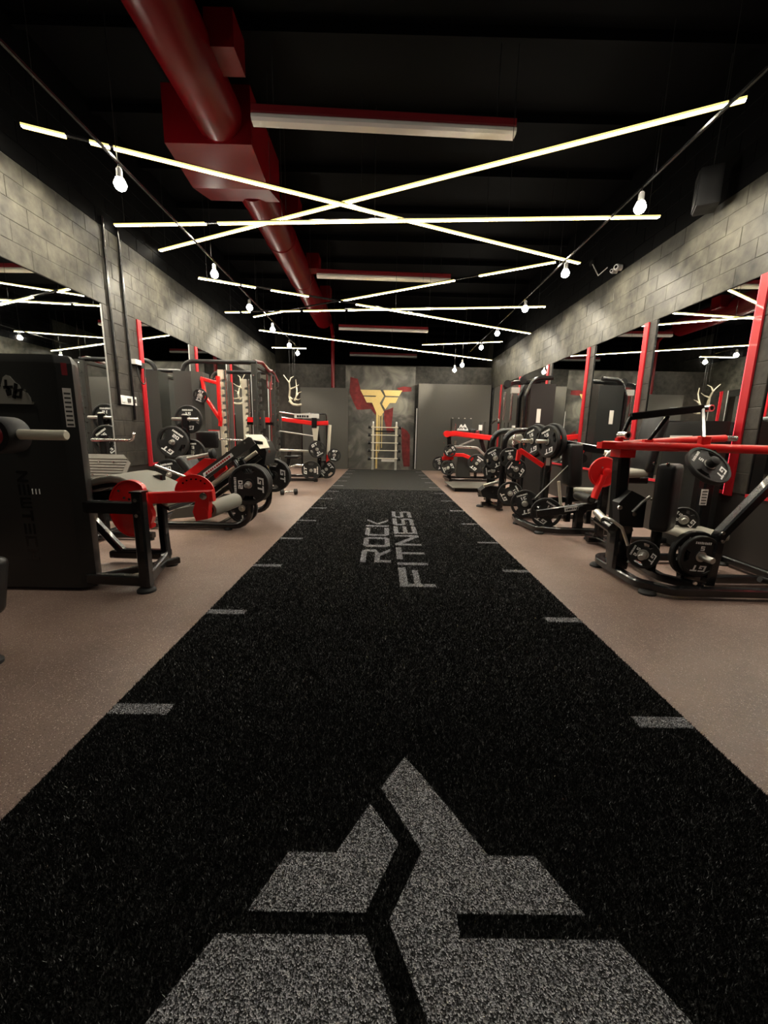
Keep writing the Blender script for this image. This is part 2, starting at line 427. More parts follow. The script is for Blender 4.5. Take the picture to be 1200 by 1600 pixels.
# back partitions and mural
MB().box((-2.60, YB - .22, 0), (-1.12, YB - .03, 2.52)).build('partition_panel', 'panel_dark')
tag(bpy.data.objects['partition_panel'], 'dark grey partition panel left of the mural behind the antlers', 'partition')
o = MB().box((1.10, YB - .22, 0), (3.37, YB - .03, 2.70)).build('partition_panel', 'panel_dark')
tag(o, 'wide dark grey partition panel right of the mural, white stripe at its edge', 'partition')
MB().box((1.055, YB - .2, .05), (1.075, YB - .18, 1.95)).build('edge_stripe', 'sticker', o)
mu = struct(MB().box((-1.2, YB - .03, 0), (1.0, YB, 3.22)), 'wall_mural', 'mural')
def wallpoly(px, Y):  # outline traced on the wall plane from 10x zoom coordinates
    return [at(540 + a / 10, 590 + b / 10, Y=Y) for a, b in px]
ym = YB - .032
def flat(poly, name, mat, parent, th=.004):
    return MB().prism(poly, (0, -th, 0)).build(name, mat, parent, smooth=0)
for pp in ([(75, -10), (190, 20), (235, 190), (330, 390), (415, 400), (480, 520), (470, 590), (395, 490), (260, 500), (180, 500), (120, 380), (60, 230), (70, 100)],
           [(800, 165), (900, 140), (1030, 150), (1030, 215), (880, 225)],
           [(605, 520), (660, 500), (745, 465), (735, 610), (715, 760), (770, 850), (650, 860), (600, 640)],
           [(870, 770), (960, 830), (1005, 900), (1000, 1390), (905, 1390), (880, 1200)]):
    struct(MB().prism(wallpoly(pp, ym), (0, -.003, 0)), 'paint_patch', 'mural_red', mu, smooth=0)
# gold emblem on the mural, built in metres
LOGO_R = [(-.735, 2.50), (-.097, 2.50), (.020, 2.32), (-.113, 2.095), (.030, 1.83), (-.082, 1.69), (-.209, 1.78), (-.355, 2.11), (-.527, 2.11), (-.622, 2.29), (-.235, 2.29), (-.235, 2.325), (-.640, 2.325)]
LOGO_F1 = [(-.008, 2.50), (.596, 2.50), (.498, 2.325), (.070, 2.325), (.10, 2.33)][:4]
LOGO_F2 = [(.061, 2.285), (.473, 2.285), (.391, 2.11), (.207, 2.11), (.072, 1.906), (-.037, 2.07)]
em = thing('wall_emblem', 'gold two-letter emblem with dripping paint on the back mural', 'emblem', (-.07, ym - .004, 0))
for pl in (LOGO_R, LOGO_F1, LOGO_F2):
    flat([(x, ym - .004, z) for x, z in pl], 'emblem_piece', 'gold', em, .012)
for x, wd, z1, z0 in ((-.190, .055, 1.80, .03), (-.155, .012, 1.75, .75), (-.125, .018, 1.72, .55), (-.095, .014, 1.70, .62), (-.03, .022, 1.76, .70)):
    flat([(x - wd / 2, ym - .004, z1), (x + wd / 2, ym - .004, z1), (x + wd / 2, ym - .004, z0), (x, ym - .004, z0 - .015), (x - wd / 2, ym - .004, z0)], 'paint_drip', 'gold', em, .004)

# ------------------------------------------------------------------ turf lane
TX0, TX1 = -1.075, 1.25
YT = 8.25
t1 = thing('turf_lane', 'black artificial turf lane with grey yard marks, emblem and lettering', 'turf', (0, 4.5, 0))
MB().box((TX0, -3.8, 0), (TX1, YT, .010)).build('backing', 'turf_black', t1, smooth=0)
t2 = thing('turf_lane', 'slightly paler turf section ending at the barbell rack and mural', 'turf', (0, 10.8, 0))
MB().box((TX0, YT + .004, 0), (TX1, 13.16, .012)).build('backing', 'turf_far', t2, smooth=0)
zt = .0135
def tpoly(poly, name, par):
    return MB().prism([(x, y, .009) for x, y in poly], (0, 0, zt - .009)).build(name, 'turf_white', par, smooth=0)
PRINT = []     # printed polygons, also used to colour the pile
k = -2
while 1.466 + .914 * k < 13.0:
    yc = 1.466 + .914 * k
    for xa, xb, yy in ((TX0 + .005, -.835, yc), (1.03, TX1 - .005, yc - .033)):
        hw = .032
        pl = [(xa, yy - hw), (xb, yy - hw), (xb, yy + hw), (xa, yy + hw)]
        if yy < YT - .1: PRINT.append(pl)
        tpoly(pl, 'yard_mark', t1 if yy < YT else t2)
    k += 1
# emblem on the turf (same emblem as on the mural, turned round, its tip pointing down the room)
EM_R = [(.098, 1.236), (.150, 1.160), (.305, .900), (.430, .900), (.500, .764), (.195, .764), (.195, .716), (.548, .716), (.640, .552), (.121, .552), (.035, .748), (.126, .908), (.015, 1.110)]
EM_F1 = [(-.017, 1.051), (.065, .930), (-.019, .764), (-.298, .764), (-.232, .903), (-.105, .903)]
EM_F2 = [(-.350, .720), (-.017, .720), (.063, .552), (-.444, .552)]
for pl in (EM_R, EM_F1, EM_F2):
    PRINT.append(pl); tpoly(pl, 'turf_emblem', t1)
# block lettering; strokes drawn in a unit cell (x along the word, y up)
GLY = {
 'R': [[(0, 0), (.16, 0), (.16, .36), (.45, .36), (.78, 0), (1, 0), (.66, .38), (.95, .5), (.95, .88), (.82, 1), (0, 1), (0, .82), (.76, .82), (.76, .54), (0, .54)]],
 'O': [[(.12, 0), (.88, 0), (1, .14), (1, .86), (.88, 1), (.12, 1), (0, .86), (0, .5), (.2, .5), (.2, .8), (.8, .8), (.8, .2), (.2, .2), (.2, .5), (0, .5), (0, .14)]],
 'C': [[(.12, 0), (1, 0), (1, .2), (.2, .2), (.2, .8), (1, .8), (1, 1), (.12, 1), (0, .86), (0, .14)]],
 'K': [[(0, 0), (.18, 0), (.18, 1), (0, 1)], [(.24, .5), (.76, 0), (1, 0), (.46, .5), (1, 1), (.76, 1)]],
 'F': [[(0, 0), (.14, 0), (.14, .40), (.86, .40), (.86, .58), (.14, .58), (.14, .76), (1, .76), (1, 1), (0, 1)]],
 'I': [[(0, 0), (1, 0), (1, 1), (0, 1)]],
 'T': [[(.42, 0), (.58, 0), (.58, .8), (1, .8), (1, 1), (0, 1), (0, .8), (.42, .8)]],
 'N': [[(0, 0), (.17, 0), (.17, .72), (.83, 0), (1, 0), (1, 1), (.83, 1), (.83, .28), (.17, 1), (0, 1)]],
 'E': [[(0, 0), (1, 0), (1, .2), (.16, .2), (.16, .41), (1, .41), (1, .59), (.16, .59), (.16, .8), (1, .8), (1, 1), (0, 1)]],
 'S': [[(0, 0), (.88, 0), (1, .12), (1, .46), (.88, .58), (.2, .58), (.2, .8), (1, .8), (1, 1), (.12, 1), (0, .88), (0, .54), (.12, .41), (.8, .41), (.8, .2), (0, .2)]],
}
def turf_word(word, x_top, x_base, ys):
    for ch, (ya, yb) in zip(word, ys):
        for st in GLY[ch]:
            pl = [(x_base + (x_top - x_base) * v, ya + (yb - ya) * u) for u, v in st]
            PRINT.append(pl); tpoly(pl, 'turf_letter', t1)
turf_word('ROCK', -.18, .095, [(3.43, 3.86), (3.93, 4.32), (4.38, 4.78), (4.84, 5.27)])
turf_word('FITNESS', .15, .42, [(2.86, 3.30), (3.37, 3.44), (3.53, 3.93), (4.0, 4.44), (4.5, 4.88), (4.94, 5.36), (5.42, 5.86)])

def build_pile(parent, y0, y1, dens, wid, ln, seed, name='turf_pile'):
    """upright turf fibres, one thin triangle each; printed areas carry grey-white fibres"""
    rng = np.random.default_rng(seed); n_ = int((TX1 - TX0) * (y1 - y0) * dens)
    fd = .22; n_ = int(n_ * (y1 - y0 + 2 * fd) / (y1 - y0)); y = rng.uniform(y0 - fd, y1 + fd, n_)
    y = y[(np.minimum(y - (y0 - fd), (y1 + fd) - y) / (2 * fd)) > rng.uniform(0, 1, n_)]; y = y[y < YT - .01]; n_ = len(y)
    x = rng.uniform(TX0 + .003, TX1 - .003, n_)
    ins = np.zeros(n_, bool)
    for pl in PRINT:
        px = np.array([p[0] for p in pl]); py = np.array([p[1] for p in pl])
        m_ = np.where((x > px.min()) & (x < px.max()) & (y > py.min()) & (y < py.max()))[0]
        if not len(m_): continue
        c = np.zeros(len(m_), bool); j = len(pl) - 1
        for i in range(len(pl)):
            if py[i] != py[j]:
                c ^= ((py[i] > y[m_]) != (py[j] > y[m_])) & (x[m_] < (px[j] - px[i]) * (y[m_] - py[i]) / (py[j] - py[i]) + px[i])
            j = i
        ins[m_] |= c
    a = rng.uniform(0, 2 * np.pi, n_); lean = rng.uniform(.2, 1.0, n_) * ln; la = rng.uniform(0, 2 * np.pi, n_)
    lean = np.where(ins, lean * .45, lean * .6); h_ = ln * rng.uniform(.5, 1.1, n_) * np.where(ins, .75, 1); w_ = wid * rng.uniform(.7, 1.3, n_)
    co = np.empty((n_, 3, 3)); dx, dy = np.cos(a) * w_ / 2, np.sin(a) * w_ / 2
    co[:, 0] = np.stack([x - dx, y - dy, np.full(n_, .009)], 1); co[:, 1] = np.stack([x + dx, y + dy, np.full(n_, .009)], 1)
    co[:, 2] = np.stack([x + np.cos(la) * lean, y + np.sin(la) * lean, .009 + h_], 1)
    co -= np.array(parent['_org'])
    g = rng.uniform(0, 1, n_)
    dark = (.003 + .012 * g ** 2) * np.where(y > 2.6, 2.0, 1.0) + np.where(g > np.where(y > 2.2, .89, .93), rng.uniform(.04, .50, n_), 0)  # scattered pale fibres paint in glints; fibres farther off are coloured lighter
    lite = .06 + .92 * rng.uniform(0, 1, n_) ** 1.7
    lite[rng.uniform(0, 1, n_) < .36] = .008
    val = np.where(ins, lite, dark)
    colr = np.repeat(np.stack([val, val * np.where(ins, 1.02, 1), val * np.where(ins, 1.16, 1.0), np.ones(n_)], 1), 3, 0).astype(np.float32)
    me = bpy.data.meshes.new(name)
    me.vertices.add(n_ * 3); me.vertices.foreach_set('co', co.reshape(-1).astype(np.float32))
    me.loops.add(n_ * 3); me.loops.foreach_set('vertex_index', np.arange(n_ * 3, dtype=np.int32))
    me.polygons.add(n_); me.polygons.foreach_set('loop_start', np.arange(0, n_ * 3, 3, dtype=np.int32))
    at_ = me.color_attributes.new('fibre', 'FLOAT_COLOR', 'POINT'); at_.data.foreach_set('color', colr.reshape(-1))
    me.update(calc_edges=True); me.materials.append(MATS['turf_pile'])
    ob = bpy.data.objects.new(name, me); COL.objects.link(ob); ob.parent = parent; ob['kind'] = 'stuff'
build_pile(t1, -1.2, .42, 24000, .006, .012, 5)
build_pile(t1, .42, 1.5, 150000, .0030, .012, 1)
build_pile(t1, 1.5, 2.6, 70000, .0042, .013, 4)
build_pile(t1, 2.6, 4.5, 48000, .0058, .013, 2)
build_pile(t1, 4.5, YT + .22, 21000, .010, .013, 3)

# ------------------------------------------------------------------ ceiling lights
LZ = 3.70
def V3(*a): return Vector(a)
def led_line(label, segs, z=LZ):
    """straight linear light hung on wires: black profile with lit diffuser lengths"""
    P = [[at(a, b, Z=z), at(c, d, Z=z)] for a, b, c, d in segs]
    A, B = P[0][0], P[-1][1]; d = (B - A).normalized()
    th = thing('led_line_light', label, 'ceiling light', (A + B) / 2, 'crossed linear lights under the black ceiling')
    MB().bar([A, B], .036, .022).build('profile', 'black_metal', th)
    for p, q in P:
        p = A + d * (p - A).dot(d); q = A + d * (q - A).dot(d)
        MB().bar([p - Vector((0, 0, .016)), q - Vector((0, 0, .016))], .036, .010).build('diffuser', 'led', th)
        nrm = d.cross(Vector((0, 0, 1)))
        for sg in (-1, 1): MB().bar([p + nrm * sg * .026 - Vector((0, 0, .013)), q + nrm * sg * .026 - Vector((0, 0, .013))], .013, .014).build('halo_lip', 'led_halo', th)  # added glowing lips imitate the yellow halo beside each tube
    L = (B - A).length; k = max(2, int(L / 1.6) + 1)
    for i in range(k):
        c = A + d * (.12 + (L - .24) * i / (k - 1))
        if -2.42 < c.x < -1.28: c += d * ((-1.25 if c.x > -1.85 else -2.45) - c.x) / d.x      # hang beside the duct, not through it
        MB().tube([c, (c.x, c.y, CZ - .003)], .003, seg=5).build('suspension_wire', 'cable', th)
led_line('linear light crossing from the left wall, lit in one long and two short lengths', [(33, 193, 105, 216), (143, 226, 173, 234), (180, 236, 905, 410)])
led_line('linear light slanting up to the right wall speaker, longest of the front cross', [(250, 390, 1136, 162), (1142, 160, 1166, 152)], 3.75)
led_line('linear light running square across the room under the front cross', [(180, 350, 325, 352), (345, 352, 1030, 337)], 3.6)
led_line('broken linear light passing below the red duct towards the right wall', [(310, 433, 374, 446), (377, 446.5, 398, 450.5), (422, 455, 480, 464), (552, 478, 828, 520)], 3.42)
led_line('linear light with a dark middle length behind the front cross', [(397, 494, 440, 487), (537, 473, 715, 441), (752, 433, 868, 408)])
led_line('faint dotted linear light running square across behind the second batten', [(352, 487, 374, 487), (380, 487.5, 392, 487.5), (440, 487, 470, 486.5), (476, 486.5, 540, 486), (546, 486, 852, 478)], 3.5)
led_line('linear light slanting across in front of the back wall', [(405, 515, 768, 562)], 3.44)
led_line('short linear light beside the last left spotlights', [(425, 542, 478, 543.5)], 3.5)
led_line('short linear light near the last right spotlights', [(660, 538, 785, 533)])

for nm, a, b_ in (('unseen linear light added over the front of the lane, sloping to the left wall', (-3.2, 2.3), (2.6, .2)), ('unseen linear light added square across the near end', (-3.2, -1.1), (3.2, -1.1))):  # lines out of view, added to brighten the front
    th = thing('led_line_light', nm, 'ceiling light', (0, (a[1] + b_[1]) / 2, LZ), 'crossed linear lights under the black ceiling')
    A, B = V3(a[0], a[1], LZ), V3(b_[0], b_[1], LZ)
    MB().bar([A, B], .036, .022).build('profile', 'black_metal', th)
    MB().bar([A - V3(0, 0, .016), B - V3(0, 0, .016)], .030, .010).build('diffuser', 'led_fill', th)
    for t in (.05, .5, .95):
        c = A.lerp(B, t); MB().tube([c, (c.x, c.y, CZ - .003)], .003, seg=5).build('suspension_wire', 'cable', th)
bat = ['front', 'second', 'third', 'last']
for i, y in enumerate((4.53, 8.38, 12.25, 16.15)):
    th = thing('batten_light', 'unlit ceiling batten with white diffuser and red housing, %s' % ['in front of the crossed lights', 'behind the large light cross', 'above the turf end', 'beyond the back wall top'][i], 'ceiling light', (-.03, y, 4.0), 'unlit batten lights')
    a, b_ = Vector((-1.29, y - .05, 4.05)), Vector((1.23, y + .05, 4.05))
    MB().bar([a + Vector((0, 0, .045)), b_ + Vector((0, 0, .045))], .10, .075).build('housing', 'dark_red', th)
    MB().bar([a - Vector((0, 0, .026)), b_ - Vector((0, 0, .026))], .125, .065, ch=.02).build('diffuser', 'diffuser_off', th)
    for x in (-1.1, 1.04): MB().tube([(x, y, 4.13), (x, y, CZ - .003)], .004, seg=5).build('suspension_wire', 'cable', th)

def spot(x, y, z, label, aim, power=SPOT_POWER, z_track=3.55, cone=118):
    th = thing('track_spotlight', label, 'spotlight', (x, y, z), 'spotlights along the two ceiling tracks')
    MB().cyl((x, y, z_track - .01), (x, y, z + .12), .008, seg=8).build('stem', 'black_metal', th)
    MB().lathe((x, y, z + .14), (0, 0, -1), [(0, .018), (.012, .026), (.075, .028), (.09, .036)]).build('socket', 'white_plastic', th)
    MB().lathe((x, y, z + .055), (0, 0, -1), [(0, .022), (.02, .042), (.055, .056), (.09, .042), (.108, .012)]).build('bulb', 'bulb', th)
    ld = bpy.data.lights.new('spot', 'SPOT'); ld.energy = power; ld.color = (1.0, .90, .72); ld.spot_size = math.radians(cone); ld.spot_blend = .35 if cone > 100 else 1.0
    ld.shadow_soft_size = .04
    lo = bpy.data.objects.new('lamp', ld); COL.objects.link(lo); lo.parent = th; lo.location = (0, 0, -.085)
    lo.rotation_euler = Vector(aim).to_track_quat('-Z', 'Y').to_euler()
for sx, ys, side in ((-1, (2.4, 4.32, 6.49, 8.08, 9.68, 11.33, 12.39), 'left'), (1, (2.6, 4.50, 6.17, 7.80, 9.59, 11.08), 'right')):
    tr = MB().box((sx * 2.5 - .010, -3, 3.542), (sx * 2.5 + .010, 13.2, 3.562)).build('lighting_track', 'black_metal')
    tag(tr, 'thin black lighting track running the room along the %s wall' % side, 'lighting track')
    for i in range(8):
        MB().tube([(sx * 2.5, -2 + i * 2.1, 3.56), (sx * 2.5, -2 + i * 2.1, CZ - .003)], .004, seg=5).build('hanger', 'cable', tr)
    for i, y in enumerate(ys):  # first of each row is out of view, added to light the front
        spot(sx * 2.5, y, 3.37, 'round glowing spotlight on the %s track, %s' % (side + ' wall', ['unseen, added over the near end', 'first before the crossed lights', 'second towards the mural', 'third towards the mural', 'fourth towards the mural', 'fifth towards the mural', 'last by the antlers'][i]), (sx * .70, 0, -.71) if y < 12 else (0, -.25, -1), SPOT_POWER * (1 if y > 3 else .5) if y < 12 else 60)
spot(2.20, 12.0, 3.08, 'round spotlight hung low in front of the mural, nearer the right wall', (-2.5, 1.4, -.85), 60, CZ - .005, 62)
spot(2.09, 12.6, 3.03, 'round spotlight hung low in front of the mural, nearer the emblem', (-2.3, .75, -.9), 120, CZ - .005, 62)

# ------------------------------------------------------------------ red duct and pipes
du = thing('air_duct', 'long red round air duct with a wide box section under the ceiling', 'duct', (-1.78, 5, 4.1))
MB().cyl((-1.78, -4, 4.36), (-1.78, 5.1, 4.36), .25, seg=32).build('round_duct', 'duct_red', du)
MB().cyl((-1.78, 6.05, 4.36), (-1.78, 12.6, 4.36), .25, seg=32).build('round_duct', 'duct_red', du)
for y in (1.2, 3.0, 7.6, 9.4, 11.2): MB().lathe((-1.78, y, 4.36), (0, 1, 0), [(-.03, .25), (-.02, .262), (.02, .262), (.03, .25)], 32).build('joint_band', 'duct_red', du)
MB().prism([(-2.36, 4.95, 4.64), (-2.36, 4.95, 4.10), (-2.36, 5.60, 4.02), (-2.36, 6.15, 4.16), (-2.36, 6.15, 4.64)], (.92, 0, 0)).build('box_section', 'duct_red', du, smooth=0)
for y in (4.3, 7.0, 9.0, 10.8):
    MB().box((-1.58, y - .15, 4.34), (-1.33, y + .15, 4.62)).build('take_off', 'duct_red', du)
pt = at(520, 590, Y=13.25)
MB().tube([(-1.78, 12.5, 4.36), (pt.x, 12.9, 4.3), (pt.x, 13.28, 4.1), (pt.x, 13.28, 2.53)], .055, bend=.15, seg=12).build('drop_pipe', 'duct_red', du)
# ------------------------------------------------------------------ weight plates
PLATE_D = {20: .45, 15: .40, 10: .36, 5: .31, 2: .225}
PLATE_T = {20: .060, 15: .054, 10: .046, 5: .038, 2: .03}
_PL = {}
BLK = {
 'G': [(0, 0), (1, 0), (1, .55), (.5, .55), (.5, .38), (.72, .38), (.72, .22), (.28, .22), (.28, .78), (1, .78), (1, 1), (0, 1)],
 'T': [(.36, 0), (.64, 0), (.64, .76), (1, .76), (1, 1), (0, 1), (0, .76), (.36, .76)],
 '0': [(0, 0), (1, 0), (1, 1), (0, 1), (0, .5), (.27, .5), (.27, .78), (.73, .78), (.73, .22), (.27, .22), (.27, .5), (0, .5)],
 '1': [(.36, 0), (.66, 0), (.66, 1), (.2, 1), (.2, .8), (.36, .8)],
 '2': [(0, 0), (1, 0), (1, .22), (.28, .22), (.28, .4), (1, .4), (1, 1), (0, 1), (0, .78), (.72, .78), (.72, .6), (0, .6)],
 '5': [(0, 0), (1, 0), (1, .6), (.28, .6), (.28, .78), (1, .78), (1, 1), (0, 1), (0, .4), (.72, .4), (.72, .22), (0, .22)],
 '.': [(.35, 0), (.65, 0), (.65, .22), (.35, .22)],
 'N': [(0, 0), (.2, 0), (.2, .7), (.8, 0), (1, 0), (1, 1), (.8, 1), (.8, .3), (.2, 1), (0, 1)],
 'H': [(0, 0), (.2, 0), (.2, .4), (.8, .4), (.8, 0), (1, 0), (1, 1), (.8, 1), (.8, .6), (.2, .6), (.2, 1), (0, 1)],
 'C': [(0, 0), (1, 0), (1, .2), (.2, .2), (.2, .8), (1, .8), (1, 1), (0, 1)],
 'W': [(0, 0), (1, 0), (1, 1), (.82, 1), (.82, .2), (.59, .2), (.59, 1), (.41, 1), (.41, .2), (.18, .2), (.18, 1), (0, 1)],
}
def block_word(word, origin, xd, yd, h_, w_, gap=.22, slant=0.0):
    """squared block lettering, centred on origin"""
    o = Vector(origin); x = Vector(xd).normalized(); y = Vector(yd).normalized(); mb = MB()
    tot = len(word) * w_ + (len(word) - 1) * gap * w_
    for i, ch in enumerate(word):
        x0 = -tot / 2 + i * w_ * (1 + gap)
        parts = [[(0, q), (1, q), (1, q + .2), (0, q + .2)] for q in (0, .4, .8)] if ch == 'E' else [BLK[ch]]
        for pl in parts:
            mb.add([o + x * (x0 + (u + slant * (v - .5)) * w_) + y * ((v - .5) * h_) for u, v in pl], [list(range(len(pl)))])
    return mb
def scribble(origin, xd, yd, length, h_, n_=8, seed=1):
    """a line of small print too fine to read: a row of short solid marks"""
    rs = random.Random(seed); o = Vector(origin); x = Vector(xd).normalized(); y = Vector(yd).normalized(); mb = MB(); st = length / n_
    for i in range(n_):
        a = -length / 2 + i * st; b = a + st * rs.uniform(.6, .86); t = h_ * rs.uniform(.35, .5)
        mb.add([o + x * a - y * h_ * .5, o + x * b - y * h_ * .5, o + x * b + y * t, o + x * a + y * t], [(0, 1, 2, 3)])
    return mb
def plate_meshes(kg):
    if kg in _PL: return _PL[kg]
    R = PLATE_D[kg] / 2; T = PLATE_T[kg]; S = 12
    bm = bmesh.new()
    def loop(pts):
        vs = [bm.verts.new((x, y, 0)) for x, y in pts]
        return [bm.edges.new((vs[i], vs[(i + 1) % len(vs)])) for i in range(len(vs))]
    rw = .87 * R; E_ = loop([(rw * math.cos(2 * math.pi * i / 24), rw * math.sin(2 * math.pi * i / 24)) for i in range(24)])
    for c0 in (0, math.pi):
        a0 = .42
        pts = [(R * .80 * math.cos(c0 + t), R * .80 * math.sin(c0 + t)) for t in [-a0 + a0 * 2 * i / 6 for i in range(7)]]
        pts += [(R * .56 * math.cos(c0 + t), R * .56 * math.sin(c0 + t)) for t in [a0 * .8 - a0 * 1.6 * i / 6 for i in range(7)]]
        E_ += loop(pts)
    rb = .028; E_ += loop([(rb * math.cos(2 * math.pi * i / 12), rb * math.sin(2 * math.pi * i / 12)) for i in range(12)])
    bmesh.ops.triangle_fill(bm, use_beauty=True, use_dissolve=False, edges=E_)
    tw = T * .66
    g = bmesh.ops.extrude_face_region(bm, geom=bm.faces[:])
    vs = [v for v in g['geom'] if isinstance(v, bmesh.types.BMVert)]
    bmesh.ops.translate(bm, verts=vs, vec=(0, 0, tw)); bmesh.ops.translate(bm, verts=bm.verts[:], vec=(0, 0, -tw / 2))
    bmesh.ops.recalc_face_normals(bm, faces=bm.faces[:])
    me = bpy.data.meshes.new('w'); bm.to_mesh(me); bm.free()
    mb = MB(); mb.add([v.co.copy() for v in me.vertices], [list(p.vertices) for p in me.polygons])
    # polygonal rim
    prof = [(.845 * R, -T * .36), (.86 * R, -T / 2), (.965 * R, -T / 2), (R, -T * .36), (R, T * .36), (.965 * R, T / 2), (.86 * R, T / 2), (.845 * R, T * .36)]
    vs = []; fs = []
    for i in range(S * 2):
        q = 2 * math.pi * (i // 2) / S + (.10 if i % 2 else -.10) + math.pi / S
        for r, z in prof: vs.append((r * math.cos(q), r * math.sin(q), z))
    n_ = S * 2; k = len(prof)
    for i in range(n_):
        for c in range(k): fs.append((i * k + c, ((i + 1) % n_) * k + c, ((i + 1) % n_) * k + (c + 1) % k, i * k + (c + 1) % k))
    mb.add(vs, fs)
    mb.lathe((0, 0, -T * .45), (0, 0, 1), [(0, .03), (0, R * .27), (T * .1, R * .30), (T * .8, R * .30), (T * .9, R * .27), (T * .9, .03)], 20)
    body = mb.build('w2', 'rubber', None, origin=(0, 0, 0), smooth=35)
    hub = MB().lathe((0, 0, -T * .5), (0, 0, 1), [(0, .0255), (0, .038), (.003, .041), (T - .003, .041), (T, .038), (T, .0255)], 18).build('w3', 'steel', None, origin=(0, 0, 0))
    tx = []; num = {20: '20', 15: '15', 10: '10', 5: '5', 2: '2.5'}[kg]
    for sg in (1,):
        z = sg * (tw / 2 + .0012); X = Vector((sg, 0, 0)); Y = Vector((0, 1, 0))
        for q in (block_word('GT', (0, -R * .59, z), -X, -Y, R * .30, R * .33, .16, .22), block_word(num, (0, R * .40, z), X, Y, R * .21, R * .19, .18), scribble((0, R * .66, z), X, Y, R * .78, R * .12, 9)):
            tx.append(q.build('w4', 'print_white', None, origin=(0, 0, 0), smooth=0))
    _PL[kg] = (body.data, hub.data, [t.data for t in tx])
    for o in [body, hub] + tx: bpy.data.objects.remove(o)
    bpy.data.meshes.remove(me)
    return _PL[kg]
def plate(kg, c, axis, roll, label, group=None, facing=None):
    """one weight plate threaded on a sleeve: c = centre, axis = sleeve direction towards the outer face"""
    b, h_, t = plate_meshes(kg)
    o = bpy.data.objects.new('weight_plate', b); COL.objects.link(o)
    ax = Vector(axis).normalized(); up = Vector((0, 0, 1))
    y = (up - ax * up.dot(ax)).normalized() if abs(ax.z) < .95 else Vector((0, 1, 0))
    x = y.cross(ax); M = Matrix((x, y, ax)).transposed() @ Matrix.Rotation(math.radians(roll), 3, 'Z')
    o.matrix_world = Matrix.Translation(Vector(c)) @ M.to_4x4()
    tag(o, label, 'weight plate', group)
    for nm, me in (('hub_ring', h_), ('brand_lettering', t[0]), ('weight_number', t[1]), ('maker_lettering', t[2])):
        q = bpy.data.objects.new(nm, me); COL.objects.link(q); q.parent = o
    return o

# ------------------------------------------------------------------ shared machine pieces
def V(*a): return Vector(a)
def foot(par, x, y, r=.045, h_=.03):
    MB().lathe((x, y, 0), (0, 0, 1), [(0, r), (h_ * .5, r), (h_, r * .75)], 16).build('rubber_foot', 'foot_rubber', par)
def bolts(par, pts, d, r=.011):
    for p in pts:
        MB().cyl(Vector(p), Vector(p) + Vector(d).normalized() * .012, r, seg=6).build('bolt', 'chrome', par)
def sleeve(par, p, d, L=.26, r=.025, flange=True, mat='steel', name='plate_sleeve'):
    d = Vector(d).normalized(); p = Vector(p)
    o = MB().lathe(p, d, [(0, r), (L - .006, r), (L, r * .8)], 18).build(name, mat, par)
    if flange: MB().lathe(p, d, [(0, r * 1.05), (0, r * 1.9), (.012, r * 1.9), (.014, r * 1.05)], 18).build('sleeve_flange', 'black_metal', par)
    return o
def grip(par, a, b, r=.018, mat='foot_rubber', name='handle_grip'):
    return MB().cyl(a, b, r, seg=12).build(name, mat, par)
def roller(par, a, b, r=.055, mat='pad_grey', name='roller_pad'):
    a = Vector(a); b = Vector(b); d = b - a; L = d.length
    o = MB().lathe(a, d, [(0, r * .6), (0, r * .92), (.012, r), (L - .012, r), (L, r * .92), (L, r * .6)], 22).build(name, mat, par)
    MB().lathe(a - d.normalized() * .006, d, [(0, r * .3), (0, r * .55), (.008, r * .6)], 16).build('roller_cap', 'black_metal', o)
    return o
def pad(par, c, size, rx=0, ry=0, rz=0, mat='pad_black', r=.025, name='pad'):
    M = Matrix.Rotation(math.radians(rz), 3, 'Z') @ Matrix.Rotation(math.radians(ry), 3, 'Y') @ Matrix.Rotation(math.radians(rx), 3, 'X')
    return MB().rbox(c, size, r, M).build(name, mat, par, smooth=60)
def bar_part(par, name, pts, w_=.07, h_=.07, mat='black_metal', bend=.0, up=None):
    return MB().bar(pts, w_, h_, bend, up).build(name, mat, par)
def tube_part(par, name, pts, r=.03, mat='black_metal', bend=.08, seg=12):
    return MB().tube(pts, r, bend, seg).build(name, mat, par)
BRUSH = (([(-.40, -.08), (-.33, .05), (-.28, -.12)], .022), ([(-.24, -.12), (-.20, .04), (-.12, .02), (-.16, -.11)], .022), ([(-.07, -.02), (-.04, -.14), (.02, .0), (.06, .02)], .022),
         ([(.10, -.02), (.24, -.01)], .02), ([(.15, .09), (.14, .0), (.19, -.05), (.19, -.11), (.155, -.12), (.145, -.07), (.18, -.03)], .018),
         ([(.29, .04), (.265, -.06), (.23, -.17)], .024), ([(.245, -.14), (.29, -.15), (.325, -.15), (.35, -.05), (.29, -.06), (.26, -.10)], .018))
def mountain_plate(par, c, xd, yd, w_, text, name='brand_plate', mat='print_white'):
    """small mountain-shaped badge with handwritten lettering"""
    c = Vector(c); x = Vector(xd).normalized(); y = Vector(yd).normalized(); z = x.cross(y)
    pts = [(-.5, -.25), (-.46, -.12), (-.30, .05), (-.26, .16), (-.16, .28), (-.09, .26), (-.02, .12), (.06, .16), (.16, .32), (.24, .26), (.36, .02), (.44, -.08), (.5, -.25)]
    o = MB().prism([c + x * a * w_ + y * b * w_ for a, b in pts], z * .003).build(name, mat, par, smooth=0)
    for pts, sw in BRUSH:
        MB().sweep([c + z * .0045 + x * a * w_ + y * b * w_ for a, b in pts], [(-sw * w_, -.0006), (sw * w_, -.0006), (sw * w_, .0006), (-sw * w_, .0006)], False, z).build('badge_stroke', 'print_black', o, smooth=0)
    return o
